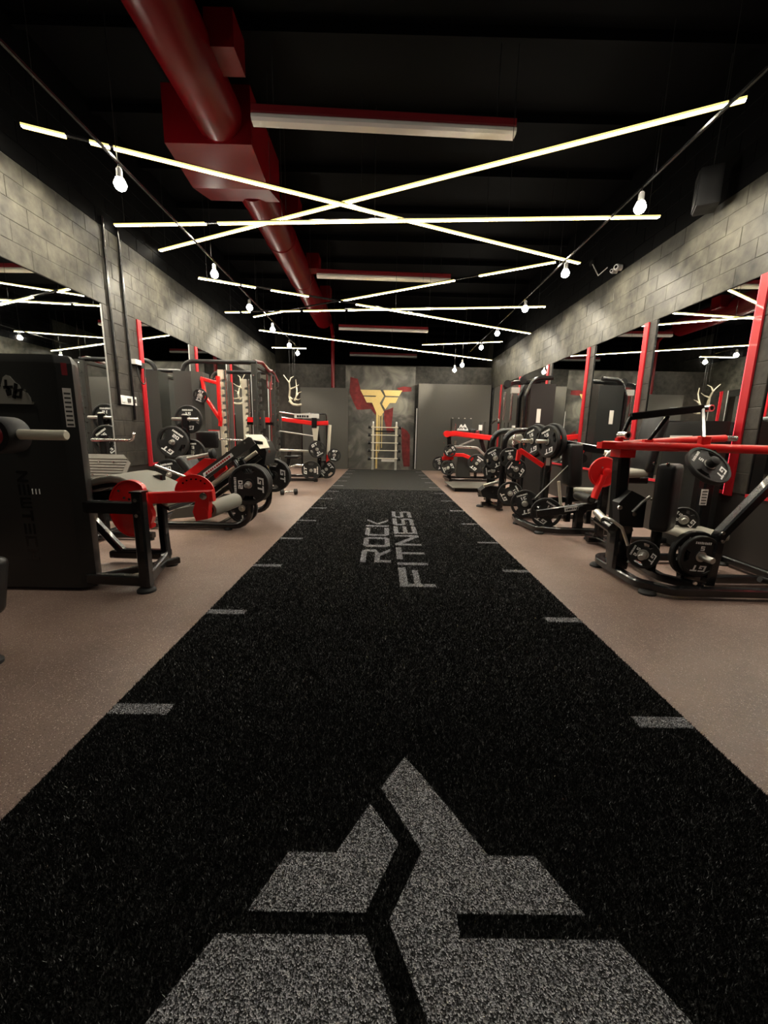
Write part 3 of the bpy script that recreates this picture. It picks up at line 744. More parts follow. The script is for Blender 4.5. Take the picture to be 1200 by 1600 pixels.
# ================================================================== LEFT SIDE
# ---- corner of the plate-loaded machine at the left edge
m0 = thing('plate_machine', 'black machine at the left front with maroon hub and bare steel sleeve', 'gym machine', (-2.0, 1.9, 0))
hb = at(0, 680, Y=1.95)
bar_part(m0, 'upright', [(-2.12, 2.02, .04), (-2.12, 2.02, hb.z + .1)], .09, .09)
bar_part(m0, 'base_tube', [(-2.7, 2.02, .05), (-2.1, 2.02, .05), (-1.93, 1.80, .05)], .07, .05)
foot(m0, -1.87, 1.79, .055); foot(m0, -2.6, 2.02)
MB().lathe((hb.x - .02, 1.99, hb.z), (0, -1, 0), [(-.06, .05), (-.06, .086), (.05, .088), (.062, .08), (.062, .055)], 28).build('pivot_hub', 'satin_black', m0)
MB().lathe((hb.x - .02, 1.93, hb.z), (0, -1, 0), [(0, .055), (.008, .05), (.014, .03)], 24).build('hub_cap', 'dark_red', m0)
MB().cyl((-2.2, 1.985, hb.z), (hb.x - .05, 1.985, hb.z), .035).build('pivot_arm', 'black_metal', m0)
e1 = at(104, 678, Y=1.985)
sleeve(m0, (hb.x + .04, 1.985, hb.z + .005), (1, 0, 0), e1.x - hb.x - .04, .0245, False, 'cream_metal')
pb = at(-2, 925, Y=1.8)
pad(m0, (pb.x - .15, 1.83, pb.z), (.16, .22, .30), 0, 12, 0, 'pad_black', .03, 'knee_pad')

# ---- prone leg curl with weight-stack tower
m1 = thing('leg_curl_machine', 'prone leg curl machine with dark weight tower, red cam and arm, grey bench', 'gym machine', (-2.2, 3.0, 0))
TY = 2.70
tow = MB().prism([(-2.80, TY, .025), (-2.085, TY, .025), (-2.075, TY + .003, .025), (-2.005, TY + .045, .025), (-2.015, TY + .09, .025), (-2.11, 2.95, .025), (-2.80, 2.95, .025)], (0, 0, 1.50))
cap = [(-2.80, TY, 1.525), (-2.085, TY, 1.525), (-2.075, TY + .003, 1.525), (-2.005, TY + .045, 1.525), (-2.015, TY + .09, 1.525), (-2.11, 2.95, 1.525), (-2.80, 2.95, 1.525)]
mid = Vector((-2.4, 2.83, 1.525))
def ins(p, k, dz): p = Vector(p); q = mid + (p - mid) * k; q.z = 1.525 + dz; return q
n_ = len(cap); rings = [cap, [ins(p, .985, .03) for p in cap], [ins(p, .94, .05) for p in cap]]
tow.add([p for r in rings for p in r], [(j * n_ + i, j * n_ + (i + 1) % n_, (j + 1) * n_ + (i + 1) % n_, (j + 1) * n_ + i) for j in range(2) for i in range(n_)] + [[2 * n_ + i for i in range(n_)]])
tower = tow.build('weight_tower', 'shroud', m1, smooth=25)
c = at(44, 806, Y=TY)
block_word('NEWTECH', (c.x, TY - .0015, c.z), (0, 0, -1), (1, 0, 0), .074, .072, .24).build('lettering', 'print_black', tower, smooth=0)
c = at(31, 690, Y=TY)
MB().tube([(c.x + .058 * math.cos(t), TY - .002, c.z + .058 * math.sin(t)) for t in [2 * math.pi * i / 24 for i in range(24)]], .0045, closed=True, seg=6).build('round_emblem', 'print_black', tower)
block_word('N', (c.x, TY - .0015, c.z), (0, 0, -1), (1, 0, 0), .06, .06).build('emblem_mark', 'print_black', tower, smooth=0)
for i in range(3):  # three white marks painting a reflection on the tower face
    q = at(51 + i * 5.5, 768 , Y=TY)
    MB().box((q.x - .003, TY - .002, q.z - .018), (q.x + .003, TY, q.z + .018)).build('reflection_tick', 'print_white', tower, smooth=0)
c = at(54, 632, Y=TY)
bw = .44
bc = Vector((c.x - bw / 2, TY - .004, c.z + .25 * bw))
MB().prism([bc + Vector((a * bw, 0, b * bw)) for a, b in [(-.5, -.25), (-.46, -.10), (-.36, .0), (-.30, .16), (-.20, .26), (-.10, .22), (-.02, .08), (.03, -.01), (.07, .02), (.11, .12), (.16, .155), (.21, .14), (.28, .05), (.33, .02), (.36, -.06), (.43, -.09), (.47, -.16), (.48, -.235), (.5, -.25)]], (0, -.004, 0)).build('mountain_badge', 'steel', tower, smooth=0)
badge = [o for o in tower.children if o.name.startswith('mountain_badge')][0]
# brush-like letters on the badge
def stroke(pts, w_):
    return MB().sweep([bc + Vector((a * bw, -.0055, b * bw)) for a, b in pts], [(-w_, -.0008), (w_, -.0008), (w_, .0008), (-w_, .0008)], False, (0, -1, 0))
st = MB()
for pts, w_ in (([(-.40, -.08), (-.33, .05), (-.28, -.12)], .010), ([(-.24, -.12), (-.20, .04), (-.12, .02), (-.16, -.11)], .010), ([(-.07, -.02), (-.04, -.14), (.02, .0), (.06, .02)], .010),
                ([(.10, -.02), (.24, -.01)], .009), ([(.15, .09), (.14, .0), (.19, -.05), (.19, -.11), (.155, -.12), (.145, -.07), (.18, -.03)], .008),
                ([(.29, .04), (.265, -.06), (.23, -.17)], .011), ([(.245, -.14), (.29, -.15), (.325, -.15), (.35, -.05), (.29, -.06), (.26, -.10)], .008)):
    q = stroke(pts, w_); st.add(q.v, q.f)
st.build('badge_lettering', 'print_black', tower, smooth=0)
bolts(tower, [at(41, 610, Y=TY - .004), at(54, 630, Y=TY - .004)], (0, -1, 0), .008)
cx, cy = -2.040, TY + .024        # chamfered corner: normal (.74, -.67)
nx = Vector((.515, -.857, 0)); tx = Vector((.857, .515, 0))
def corner(z, w_, h_, name, mat):
    o = Vector((cx, cy, z)) + nx * .003
    return MB().prism([o - tx * w_ / 2 - Vector((0, 0, h_ / 2)), o + tx * w_ / 2 - Vector((0, 0, h_ / 2)), o + tx * w_ / 2 + Vector((0, 0, h_ / 2)), o - tx * w_ / 2 + Vector((0, 0, h_ / 2))], nx * .001).build(name, mat, tower, smooth=0)
corner(1.49, .030, .075, 'red_sticker', 'dark_red')
s_ = corner(1.25, .045, .245, 'instruction_sticker', 'sticker')
for i in range(8):
    o = Vector((cx, cy, 1.345 - i * .028)) + nx * .0048
    MB().prism([o - tx * .017, o + tx * .017, o + tx * .017 - Vector((0, 0, .012)), o - tx * .017 - Vector((0, 0, .012))], nx * .0004).build('sticker_print', 'shroud_grey', tower, smooth=0)
# frame
PX = -1.645
bar_part(m1, 'front_post', [(PX, 2.73, .035), (PX, 2.73, .70)], .075, .075)
MB().box((PX - .042, 2.69, .70), (PX + .042, 2.772, .712)).build('post_cap', 'black_metal', m1)
bar_part(m1, 'upper_tube', [(-2.05, 2.76, .595), (PX, 2.74, .595)], .06, .085)
bar_part(m1, 'lower_tube', [(-2.05, 2.74, .085), (PX, 2.73, .075)], .06, .075)
bar_part(m1, 'rear_loop', [(-1.84, 3.36, .70), (-1.84, 3.36, .25), (-1.80, 3.30, .07), (-1.66, 2.78, .07)], .06, .07, bend=.10)
bar_part(m1, 'rear_post_top', [(-1.84, 3.36, .62), (-1.84, 3.36, .755)], .075, .075)
bar_part(m1, 'rear_base_tube', [(-2.30, 3.36, .07), (-1.80, 3.34, .07)], .06, .06)
bar_part(m1, 'diagonal_tube', [(-2.42, 3.36, .36), (-2.20, 3.36, .09), (-1.8, 3.36, .09)], .06, .06, bend=.05)
bar_part(m1, 'cross_tube', [(-2.05, 2.80, .06), (-1.68, 3.26, .06)], .05, .05)
foot(m1, PX, 2.72, .062); foot(m1, -1.77, 3.30, .055); foot(m1, -2.62, 3.36, .07)
MB().lathe((-2.62, 3.36, .0), (0, 0, 1), [(.0, .085), (.02, .085), (.035, .05), (.35, .035)], 20).build('bench_leg', 'black_metal', m1)
bolts(m1, [(PX, 2.692, .655), (PX, 2.692, .55), (-1.80, 3.32, .67)], (0, -1, 0), .013)
# red cam: eccentric flanged disc on an axle along Y
cc = Vector((-1.815, 2.93, .555))
def camline(k, y, m_=40):
    out = []
    for i in range(m_):
        t = 2 * math.pi * i / m_; x = .155 * k * math.cos(t); z = .205 * k * math.sin(t)
        x = min(x, .12 * k + .02 - .30 * max(z, -.05))
        out.append(Vector((cc.x + x, y, cc.z + z)))
    return out
MB().prism(camline(1.0, 2.915), (0, .018, 0)).build('cam_disc', 'red_metal', m1, smooth=30)
MB().sweep(camline(1.0, 2.925), [(-.004, -.024), (.004, -.024), (.004, .024), (-.004, .024)], True, (0, 1, 0)).build('cam_flange', 'red_metal', m1, smooth=50)
MB().cyl((PX - .12, 2.75, .585), (PX - .12, 3.34, .585), .022).build('axle', 'steel', m1)
bolts(m1, [cc + Vector((.03 - .035 * i, -.017, .10 - .05 * i + .02 * i * i)) for i in range(4)], (0, -1, 0), .010)
MB().box((cc.x + .05, 2.90, cc.z - .14), (cc.x + .14, 2.96, cc.z - .11)).build('cam_stop', 'red_metal', m1)
MB().cyl((cc.x + .06, 2.87, cc.z - .15), (cc.x + .13, 2.87, cc.z - .145), .018).build('stop_bumper', 'steel', m1)
# red arm and roller
a0 = Vector((-1.74, 2.97, .625)); a1 = Vector((-1.235, 2.97, .655))
bar_part(m1, 'lever_arm', [a0, a1], .055, .085, 'red_metal')
MB().prism([a1 + Vector((-.10, -.034, .03)), a1 + Vector((-.02, -.034, .03)), a1 + Vector((-.04, -.034, -.17)), a1 + Vector((-.13, -.034, -.19)), a1 + Vector((-.15, -.034, -.12))], (0, .066, 0)).build('drop_bracket', 'red_metal', m1)
MB().lathe(a1 + Vector((-.06, -.036, .0)), (0, -1, 0), [(0, .026), (.012, .026), (.014, .016)], 18).build('pivot_bolt', 'chrome', m1)
arcp = [Vector((-1.40 + .15 * math.cos(t), 3.02, .66 + .14 * math.sin(t))) for t in [math.pi * (1 - i / 14) for i in range(15)]]
MB().prism(arcp, (0, .015, 0)).build('adjuster_plate', 'red_metal', m1)
for i in range(6):
    t = math.pi * (.25 + .5 * i / 5); MB().cyl((-1.40 + .115 * math.cos(t), 3.017, .66 + .107 * math.sin(t)), (-1.40 + .115 * math.cos(t), 3.02, .66 + .107 * math.sin(t)), .007, seg=8).build('adjuster_hole', 'print_black', m1)
MB().cyl((-1.31, 2.93, .53), (-1.31, 3.02, .53), .038).build('roller_hub', 'red_metal', m1)
roller(m1, (-1.30, 3.02, .535), (-1.27, 3.50, .535), .062)
# bench: hump-shaped grey pad
prof = [(-2.62, .63), (-2.35, .70), (-2.08, .775), (-2.00, .785), (-1.93, .775), (-1.70, .665), (-1.60, .605)]
bp_ = MB(); T_ = .055
pts = [(x, z) for x, z in prof] + [(x, z - T_) for x, z in prof[::-1]]
bp_.prism([Vector((x, 2.99, z)) for x, z in pts], (0, .50, 0))
bn = bp_.build('bench_pad', 'pad_grey', m1, smooth=50)
bv = bn.modifiers.new('round', 'BEVEL'); bv.width = .018; bv.segments = 3; bv.limit_method = 'ANGLE'; bv.angle_limit = .9
MB().prism([Vector((x, 3.02, z - T_ - .002)) for x, z in prof] + [Vector((x, 3.02, z - T_ - .03)) for x, z in prof[::-1]], (0, .44, 0)).build('bench_board', 'satin_black', m1)
bar_part(m1, 'bench_beam', [(-2.62, 3.26, .53), (-2.0, 3.26, .62), (-1.82, 3.30, .62)], .07, .09)

# ---- ribbed foot platform machine against the left wall
mt = thing('calf_platform', 'ribbed metal foot platform with studs tilted behind the leg curl bench', 'gym machine', (-2.75, 4.0, 0))
def tread(c0, w_, L, tilt):
    M = Matrix.Rotation(tilt, 3, 'X'); c0 = Vector(c0)
    mb = MB(); q = lambda x, y, z: c0 + M @ Vector((x, y, z))
    mb.add([q(*p) for p in [(-w_ / 2, 0, 0), (w_ / 2 - .06, 0, 0), (w_ / 2, .05, 0), (w_ / 2, L - .1, 0), (w_ / 2 - .10, L, 0), (-w_ / 2, L, 0)]] + [q(*p) for p in [(-w_ / 2, 0, -.012), (w_ / 2 - .06, 0, -.012), (w_ / 2, .05, -.012), (w_ / 2, L - .1, -.012), (w_ / 2 - .10, L, -.012), (-w_ / 2, L, -.012)]],
           [list(range(6)), list(range(6, 12))[::-1]] + [(i, (i + 1) % 6, 6 + (i + 1) % 6, 6 + i) for i in range(6)])
    p = mb.build('foot_plate', 'tread', mt, smooth=0)
    for i in range(9):
        y = .03 + i * (L - .06) / 9
        MB().add([q(-w_ / 2 + .01, y, .001), q(w_ / 2 - .04, y, .001), q(w_ / 2 - .04, y + .014, .001), q(-w_ / 2 + .01, y + .014, .001), q(-w_ / 2 + .01, y + .004, .006), q(w_ / 2 - .04, y + .004, .006), q(w_ / 2 - .04, y + .010, .006), q(-w_ / 2 + .01, y + .010, .006)],
                 [(0, 1, 5, 4), (1, 2, 6, 5), (2, 3, 7, 6), (3, 0, 4, 7), (4, 5, 6, 7)]).build('tread_rib', 'tread', p, smooth=0)
    for i in range(6):
        s0 = q(-w_ / 2 + .10 + (i % 3) * .14, .10 + (i // 3) * (L - .2), .004); MB().cyl(s0, s0 + M @ Vector((0, 0, .008)), .009, seg=8).build('stud', 'chrome', p)
tread((-2.70, 3.78, .61), .54, .36, math.radians(48))
bar_part(mt, 'support_post', [(-2.85, 4.10, .04), (-2.85, 4.10, .80)], .08, .08)
bar_part(mt, 'base_tube', [(-3.2, 4.10, .05), (-2.35, 4.10, .05)], .07, .06)
bar_part(mt, 'base_tube', [(-2.85, 3.75, .05), (-2.85, 4.8, .05)], .07, .06)
bar_part(mt, 'mast', [(-3.2, 4.75, .05), (-3.2, 4.75, 1.05)], .08, .08)
tube_part(mt, 'handle_bar', [(-3.2, 4.55, 1.0), (-2.75, 4.55, 1.0), (-2.70, 4.5, 1.08)], .016, 'chrome')
bar_part(mt, 'handle_support', [(-3.2, 4.75, 1.0), (-3.2, 4.56, 1.0)], .04, .04)
for p in ((-3.15, 4.1), (-2.4, 4.1), (-2.85, 4.75), (-2.85, 3.8)): foot(mt, *p)

# ---- plate-loaded leg press
m2 = thing('leg_press', 'black and red leg press with 20 kg plates and cream top plates', 'gym machine', (-1.95, 5.0, 0))
for y, xe, nm in ((4.60, -1.52, 'near'), (5.55, -1.56, 'far')):
    tube_part(m2, 'base_loop', [(-2.75, y, .05), (xe, y, .05), (xe + .03, y, .52), (xe - .18, y + (.12 if nm == 'near' else -.12), .78)], .038, bend=.19)
    foot(m2, -2.7, y); foot(m2, xe - .25, y)
bar_part(m2, 'cross_tube', [(-2.7, 4.6, .06), (-2.7, 5.55, .06)], .06, .06)
bar_part(m2, 'cross_tube', [(-1.85, 4.6, .06), (-1.85, 5.55, .06)], .06, .06)
bar_part(m2, 'head_beam', [(-1.70, 4.72, .78), (-1.70, 5.43, .78)], .07, .08)
ra0 = Vector((-2.42, 0, .37)); ra1 = Vector((-1.50, 0, 1.03)); rd = (ra1 - ra0).normalized(); rn = Vector((-rd.z, 0, rd.x))
for y in (4.76, 5.38):
    a = ra0 + Vector((0, y, 0)); b_ = ra1 + Vector((0, y, 0))
    sb = MB().prism([a + rn * .055, b_ + rn * .055 - rd * .02, b_ + rn * .03, b_ - rn * .055, a - rn * .055], (0, .03, 0)).build('side_beam', 'shroud_grey', m2)
    if y < 5:
        tq = a + rd * .62
        MB().prism([tq + rd * -.20 + rn * .022 + Vector((0, -.002, 0)), tq + rd * .22 + rn * .022 + Vector((0, -.002, 0)), tq + rd * .22 - rn * .022 + Vector((0, -.002, 0)), tq - rd * .20 - rn * .022 + Vector((0, -.002, 0)), tq - rd * .24 - rn * .06 + Vector((0, -.002, 0))], (0, -.001, 0)).build('brand_sticker', 'print_white', sb, smooth=0)
        scribble(tq + rd * .01 + Vector((0, -.0045, 0)), rd, rn, .36, .024, 12, 3).build('sticker_lettering', 'print_red', sb, smooth=0)
        bolts(sb, [a + rd * .30, a + rd * 1.04 + rn * .02, a + rd * .45 - rn * .01], (0, -1, 0), .012)
    c0 = ra0 + Vector((0, y + .06, 0)) - rn * .13; c1 = ra1 + Vector((0, y + .06, 0)) - rn * .13
    MB().cyl(c0 + rd * .08, c1 - rd * .06, .024).build('guide_rod', 'cream_metal', m2)
    bar_part(m2, 'lower_rail', [c0 - rn * .07, c1 - rn * .07 - rd * .05], .05, .06)
MB().prism([ra1 + Vector((-.06, 4.86, .0)), ra1 + Vector((.08, 4.86, -.02)), ra1 + Vector((.13, 4.86, -.14)), ra1 + Vector((.10, 4.86, -.30)), ra1 + Vector((-.08, 4.86, -.30))], (0, .44, 0)).build('head_block', 'satin_black', m2)
# cream plates on the head
MB().prism([at(383, 679, Y=5.16), at(409, 679, Y=5.16), at(417, 687, Y=4.96), at(393, 690, Y=4.9), at(386, 684, Y=5.03)], (0, .01, -.008)).build('top_plate', 'cream_metal', m2)
MB().prism([at(401, 687, Y=4.93), at(415, 685, Y=4.95), at(421, 699, Y=4.82), at(406, 701, Y=4.80), at(402, 695, Y=4.85)], (0, .01, -.006)).build('catch_plate', 'cream_metal', m2)
bolts(m2, [(-1.33, 4.84, .90), (-1.33, 5.22, .90)], (0, -1, 0), .016)
# red carriage
for y in (4.80, 5.34):
    a = ra0 + Vector((0, y, 0)) + rn * .10
    MB().prism([a + rd * .05 + rn * .05, a + rd * .52 + rn * .06, a + rd * .62 - rn * .02, a + rd * .60 - rn * .05, a + rd * .02 - rn * .05], (0, .05, 0)).build('carriage_side', 'red_metal', m2)
    MB().prism([a + rd * .50 - rn * .13, a + rd * .68 - rn * .12, a + rd * .66 - rn * .19, a + rd * .48 - rn * .20], (0, .05, 0)).build('carriage_wheel_bracket', 'red_metal', m2)
MB().bar([ra0 + Vector((.10, 4.85, .16)), ra0 + Vector((.10, 5.34, .16))], .10, .05).build('carriage_cross', 'red_metal', m2)
pad(m2, ra0 + Vector((.06, 5.09, .30)), (.09, .40, .34), 0, -36, 0, 'pad_black', .03, 'back_pad')
MB().cyl((-2.28, 4.80, .80), (-1.99, 4.80, .86), .021).build('stop_handle', 'steel', m2)
MB().lathe((-2.01, 4.80, .856), (1, 0, .2), [(0, .03), (0, .058), (.05, .062), (.06, .04)], 20).build('handle_collar', 'rubber', m2)
tube_part(m2, 'side_handle', [(-2.62, 4.72, .72), (-2.30, 4.72, .60), (-2.22, 4.74, .56)], .016, 'steel', .03)
MB().prism([(-2.48, 4.66, .10), (-2.10, 4.66, .14), (-2.02, 4.66, .22), (-2.10, 4.66, .28), (-2.40, 4.66, .22)], (0, .42, 0)).build('seat_plate', 'tread', m2)
for sg, y0 in ((-1, 4.62), (1, 5.50)):
    sleeve(m2, (-1.47, y0 - sg * .06, .545), (0, sg, 0), .30, .025)
    bar_part(m2, 'weight_arm', [(-1.47, y0 - sg * .09, .545), (-1.62, y0 - sg * .09, .80)], .06, .06)
    for i in range(3 if sg < 0 else 2):
        plate(20, (-1.47, y0 + sg * (.005 + .062 * (i)), .545), (0, -1, 0), 90, 'black 20 kg grip plate on the leg press %s sleeve, %s' % ('leg-curl side' if sg < 0 else 'rack side', ['innermost', 'outermost' if sg > 0 else 'middle', 'outermost'][i]), 'plates on the leg press')
plate(10, (-1.64, 4.73, .235), (0, -1, 0), 20, 'black plate leaning low beneath the 20 kg plates of the leg press', 'plates on the leg press')
sleeve(m2, (-1.64, 4.80, .235), (0, -1, 0), .12, .022)

# ---- plate tree by the left mirror
m3 = thing('plate_tree', 'black plate storage tree with steel pegs beside the left mirror', 'plate rack', (-2.82, 5.95, 0))
bar_part(m3, 'post', [(-2.82, 5.95, .05), (-2.82, 5.95, 1.33)], .08, .08)
bar_part(m3, 'base_tube', [(-3.15, 5.95, .04), (-2.5, 5.95, .04)], .07, .06)
bar_part(m3, 'base_tube', [(-2.82, 5.7, .04), (-2.82, 6.3, .04)], .07, .06)
for p in ((-3.1, 5.95), (-2.55, 5.95), (-2.82, 5.75), (-2.82, 6.25)): foot(m3, *p)
MB().lathe((-2.82, 5.95, 1.33), (0, 0, 1), [(0, .045), (.012, .045), (.022, .03)], 16).build('post_cap', 'steel', m3)
for sg in (-1, 1):
    sleeve(m3, (-2.82 + sg * .04, 5.95, 1.28), (sg, 0, 0), .15, .022, False)
for px_, pz_, L_ in ((-2.96, .955, .16), (-3.02, .50, .18)):
    sleeve(m3, (px_, 5.91, pz_), (0, -1, 0), L_); bar_part(m3, 'peg_arm', [(-2.82, 5.93, pz_), (px_, 5.93, pz_)], .05, .05)
sleeve(m3, (-2.82, 5.99, 1.28), (0, 1, 0), .2, .022, False); sleeve(m3, (-2.82, 5.99, .80), (0, 1, 0), .2, .022, False)
plate(20, (-2.96, 5.84, .955), (0, -1, 0), -35, 'black 20 kg plate on the upper front peg of the plate tree', 'plates on the plate tree')
plate(20, (-3.02, 5.80, .50), (0, -1, 0), 10, 'black plate on the bottom front peg of the plate tree', 'plates on the plate tree')
plate(15, (-2.82, 6.06, 1.28), (0, -1, 0), 0, 'black plate behind the post top of the plate tree', 'plates on the plate tree')
plate(15, (-2.82, 6.10, .80), (0, -1, 0), 0, 'black plate low behind the post of the plate tree', 'plates on the plate tree')

# ---- cable rack with safety posts
m4 = thing('power_rack', 'tall grey cable and squat rack with notched posts and red straps', 'power rack', (-2.6, 7.3, 0))
RZ = 2.2
def notched(x, y, z0, z1, name, mat, side, pitch=.105, w_=.07):
    """flat post with J-shaped notches cut into one edge"""
    out = []; z = z0; s_ = side
    e = x + s_ * w_ / 2; i = x - s_ * w_ / 2
    out.append((i, z0)); out.append((e, z0))
    zz = z0 + .06
    while zz + pitch < z1:
        out += [(e, zz), (e - s_ * .020, zz + .004), (e - s_ * .040, zz - .014), (e - s_ * .047, zz + .008), (e - s_ * .043, zz + .030), (e - s_ * .028, zz + .044), (e, zz + .052)]
        zz += pitch
    out += [(e, z1), (i, z1)]
    return MB().prism([Vector((a, y, b)) for a, b in out], (0, .05, 0)).build(name, mat, m4, smooth=0)
for y in (6.78, 7.90):
    bar_part(m4, 'rack_post', [(-2.06, y, .03), (-2.06, y, RZ - .02)], .09, .08, 'shroud_grey')
    notched(-1.995, y - .02, .35, RZ - .16, 'notched_strip', 'shroud_grey', 1, .115, .06)
    notched(-2.60, y - .02, .45, RZ - .12, 'hook_strip', 'cream_metal', 1, .115, .085)
    MB().cyl((-2.515, y, .12), (-2.515, y, RZ - .12), .014).build('guide_rod', 'chrome', m4)
    bar_part(m4, 'rack_post', [(-3.20, y, .03), (-3.20, y, 1.9)], .08, .08, 'shroud_grey')
    tube_part(m4, 'top_tube', [(-3.20, y, 1.85), (-3.20, y, RZ), (-2.02, y, RZ)], .034, 'satin_black', .20)
    bar_part(m4, 'base_tube', [(-3.26, y, .05), (-1.92, y, .05)], .07, .07)
    for x in (-3.2, -2.0): foot(m4, x, y)
    bolts(m4, [(-2.06, y - .045, z) for z in (.6, 1.05, 1.22, 1.45, 1.62, 2.0)], (0, -1, 0), .014)
    bar_part(m4, 'catch_bracket', [(-1.95, y, 1.18), (-1.95, y, 1.46)], .05, .09, 'shroud_grey')
for x, z in ((-2.06, RZ - .04), (-3.2, RZ - .2), (-3.2, .3)):
    bar_part(m4, 'cross_beam', [(x, 6.78, z), (x, 7.90, z)], .06, .06, 'shroud_grey')
MB().prism([(-3.30, 6.66, .05), (-3.0, 6.62, .05), (-2.86, 6.72, .05), (-2.86, 6.96, .05), (-3.30, 6.96, .05)], (0, 0, 1.98)).build('weight_tower', 'shroud_grey', m4)
MB().prism([(-3.30, 7.72, .05), (-2.86, 7.72, .05), (-2.86, 8.0, .05), (-3.30, 8.0, .05)], (0, 0, 1.98)).build('weight_tower', 'shroud_grey', m4)
# red folded lever bracket
for pq in ([(-2.88, 1.93), (-2.60, 1.86)], [(-2.61, 1.97), (-2.61, 1.28)], [(-2.86, 1.93), (-2.83, 1.66), (-2.62, 1.32)]): bar_part(m4, 'lever_bracket', [(x, 6.69, z) for x, z in pq], .05, .055, 'red_metal')
bar_part(m4, 'lever_tail', [(-2.60, 6.70, 1.34), (-2.62, 6.70, 1.20)], .05, .05, 'red_metal')
MB().box((-2.78, 6.612, .98), (-2.60, 6.618, 1.14)).build('instruction_sticker', 'sticker', m4)
MB().box((-2.78, 6.610, 1.125), (-2.60, 6.6165, 1.14)).build('sticker_stripe', 'print_red', m4)
# straps hanging over the beam between the right posts
tube_part(m4, 'strap', [(-2.06, 6.80, RZ + .02), (-2.02, 7.10, RZ + .05), (-2.0, 7.4, RZ - .04), (-2.02, 7.65, RZ + .0), (-2.04, 7.92, RZ - .02), (-1.99, 7.98, RZ - .16)], .026, 'dark_red', .1)
tube_part(m4, 'strap', [(-2.08, 6.84, RZ + .04), (-2.04, 7.2, RZ + .06), (-2.02, 7.5, RZ + .0), (-2.06, 7.85, RZ + .01)], .02, 'sticker', .1)
tube_part(m4, 'hanging_strap', [(-2.06, 7.5, RZ - .04), (-2.06, 7.5, RZ - .30), (-2.02, 7.62, RZ - .34), (-2.04, 7.7, RZ - .05)], .012, 'dark_red', .04)
# safety arm with red pad across
bar_part(m4, 'safety_arm', [(-2.55, 7.84, 1.28), (-2.06, 7.84, 1.28)], .06, .06, 'black_metal')
MB().box((-2.53, 7.78, 1.30), (-2.12, 7.86, 1.39)).build('safety_pad', 'red_metal', m4)
scribble((-2.30, 7.778, 1.345), (1, 0, 0), (0, 0, 1), .20, .03, 7, 4).build('pad_lettering', 'print_white', m4, smooth=0)
# low pulley carriage and bars
pad(m4, (-2.72, 6.42, .99), (.34, .08, .26), 0, 0, 0, 'pad_black', .03, 'pad')
bar_part(m4, 'pad_stem', [(-2.72, 6.46, .95), (-2.72, 6.78, .95)], .05, .05)
tube_part(m4, 'barbell', [(-2.50, 6.30, 1.0), (-2.35, 6.9, .98), (-2.35, 7.9, .98)], .014, 'chrome', .05)
plate(2, (-2.86, 6.58, 1.655), (0, -1, 0), 160, 'small 2.5 kg plate pinned high on the rack tower', 'plates on the rack')
sleeve(m4, (-2.86, 6.66, 1.655), (0, -1, 0), .10, .022)

# ---- red-armed row machine further back
m5 = thing('row_machine', 'plate-loaded row machine with red top beam and white roller near the antlers', 'gym machine', (-1.9, 9.7, 0))
for y in (9.5, 10.4): bar_part(m5, 'base_tube', [(-2.75, y, .045), (-1.50, y, .045)], .07, .06); foot(m5, -2.7, y); foot(m5, -1.55, y)
bar_part(m5, 'base_cross', [(-1.60, 9.45, .05), (-1.60, 10.45, .05)], .07, .06)
bar_part(m5, 'base_cross', [(-2.6, 9.45, .05), (-2.6, 10.45, .05)], .07, .06)
bar_part(m5, 'red_beam', [(-2.45, 9.75, 1.44), (-1.62, 9.75, 1.34), (-1.28, 9.75, 1.36)], .09, .10, 'red_metal', .03)
bar_part(m5, 'beam_bracket', [(-1.60, 9.72, 1.24), (-1.60, 9.72, 1.47)], .12, .08)
bar_part(m5, 'mast', [(-1.52, 9.85, .06), (-1.50, 9.85, .8), (-1.58, 9.80, 1.36)], .09, .10, bend=.05)
MB().prism([(-1.66, 9.70, 1.28), (-1.50, 9.70, 1.28), (-1.54, 9.70, .95), (-1.62, 9.70, .95)], (0, .05, 0)).build('cream_link', 'cream_metal', m5)
roller(m5, (-1.24, 9.75, 1.32), (-1.29, 9.75, .62), .038, 'cream_metal', 'white_roller')
bar_part(m5, 'swing_arm', [(-1.29, 9.75, .62), (-1.30, 9.75, .50), (-1.12, 9.75, .62)], .06, .07, 'red_metal')
MB().box((-2.06, 9.70, 1.46), (-1.50, 9.80, 1.56)).build('label_board', 'sticker', m5)
scribble((-1.86, 9.697, 1.50), (1, 0, 0), (0, 0, 1), .28, .05, 5, 5).build('label_lettering', 'print_black', m5, smooth=0)
MB().cyl((-2.50, 9.8, 1.60), (-1.60, 9.8, 1.48), .015, seg=10).build('link_rod', 'steel', m5)
MB().cyl((-2.50, 9.8, 1.16), (-1.62, 9.8, 1.05), .015, seg=10).build('link_rod', 'steel', m5)
bar_part(m5, 'cross_arm', [(-2.4, 9.6, .72), (-1.62, 9.6, .70)], .06, .05, 'steel')
bar_part(m5, 'support', [(-2.3, 9.8, .05), (-2.2, 9.8, .75)], .08, .08)
pad(m5, (-2.15, 9.9, .55), (.34, .40, .07), 0, 0, 0, 'pad_black', .025, 'seat')
pad(m5, (-2.42, 9.9, .95), (.08, .34, .40), 0, 0, 0, 'pad_black', .025, 'chest_pad')
tube_part(m5, 'chrome_arm', [(-2.35, 9.5, .25), (-2.0, 9.5, .38), (-1.75, 9.5, .36)], .03, 'chrome')
sleeve(m5, (-1.64, 9.56, .27), (0, -1, 0), .2); sleeve(m5, (-1.52, 9.72, .75), (0, -1, 0), .2); sleeve(m5, (-1.13, 9.75, .62), (0, -1, 0), .13)
plate(20, (-1.64, 9.44, .27), (0, -1, 0), -90, 'black 20 kg plate on the low peg of the left row machine', 'plates on the left row machine')
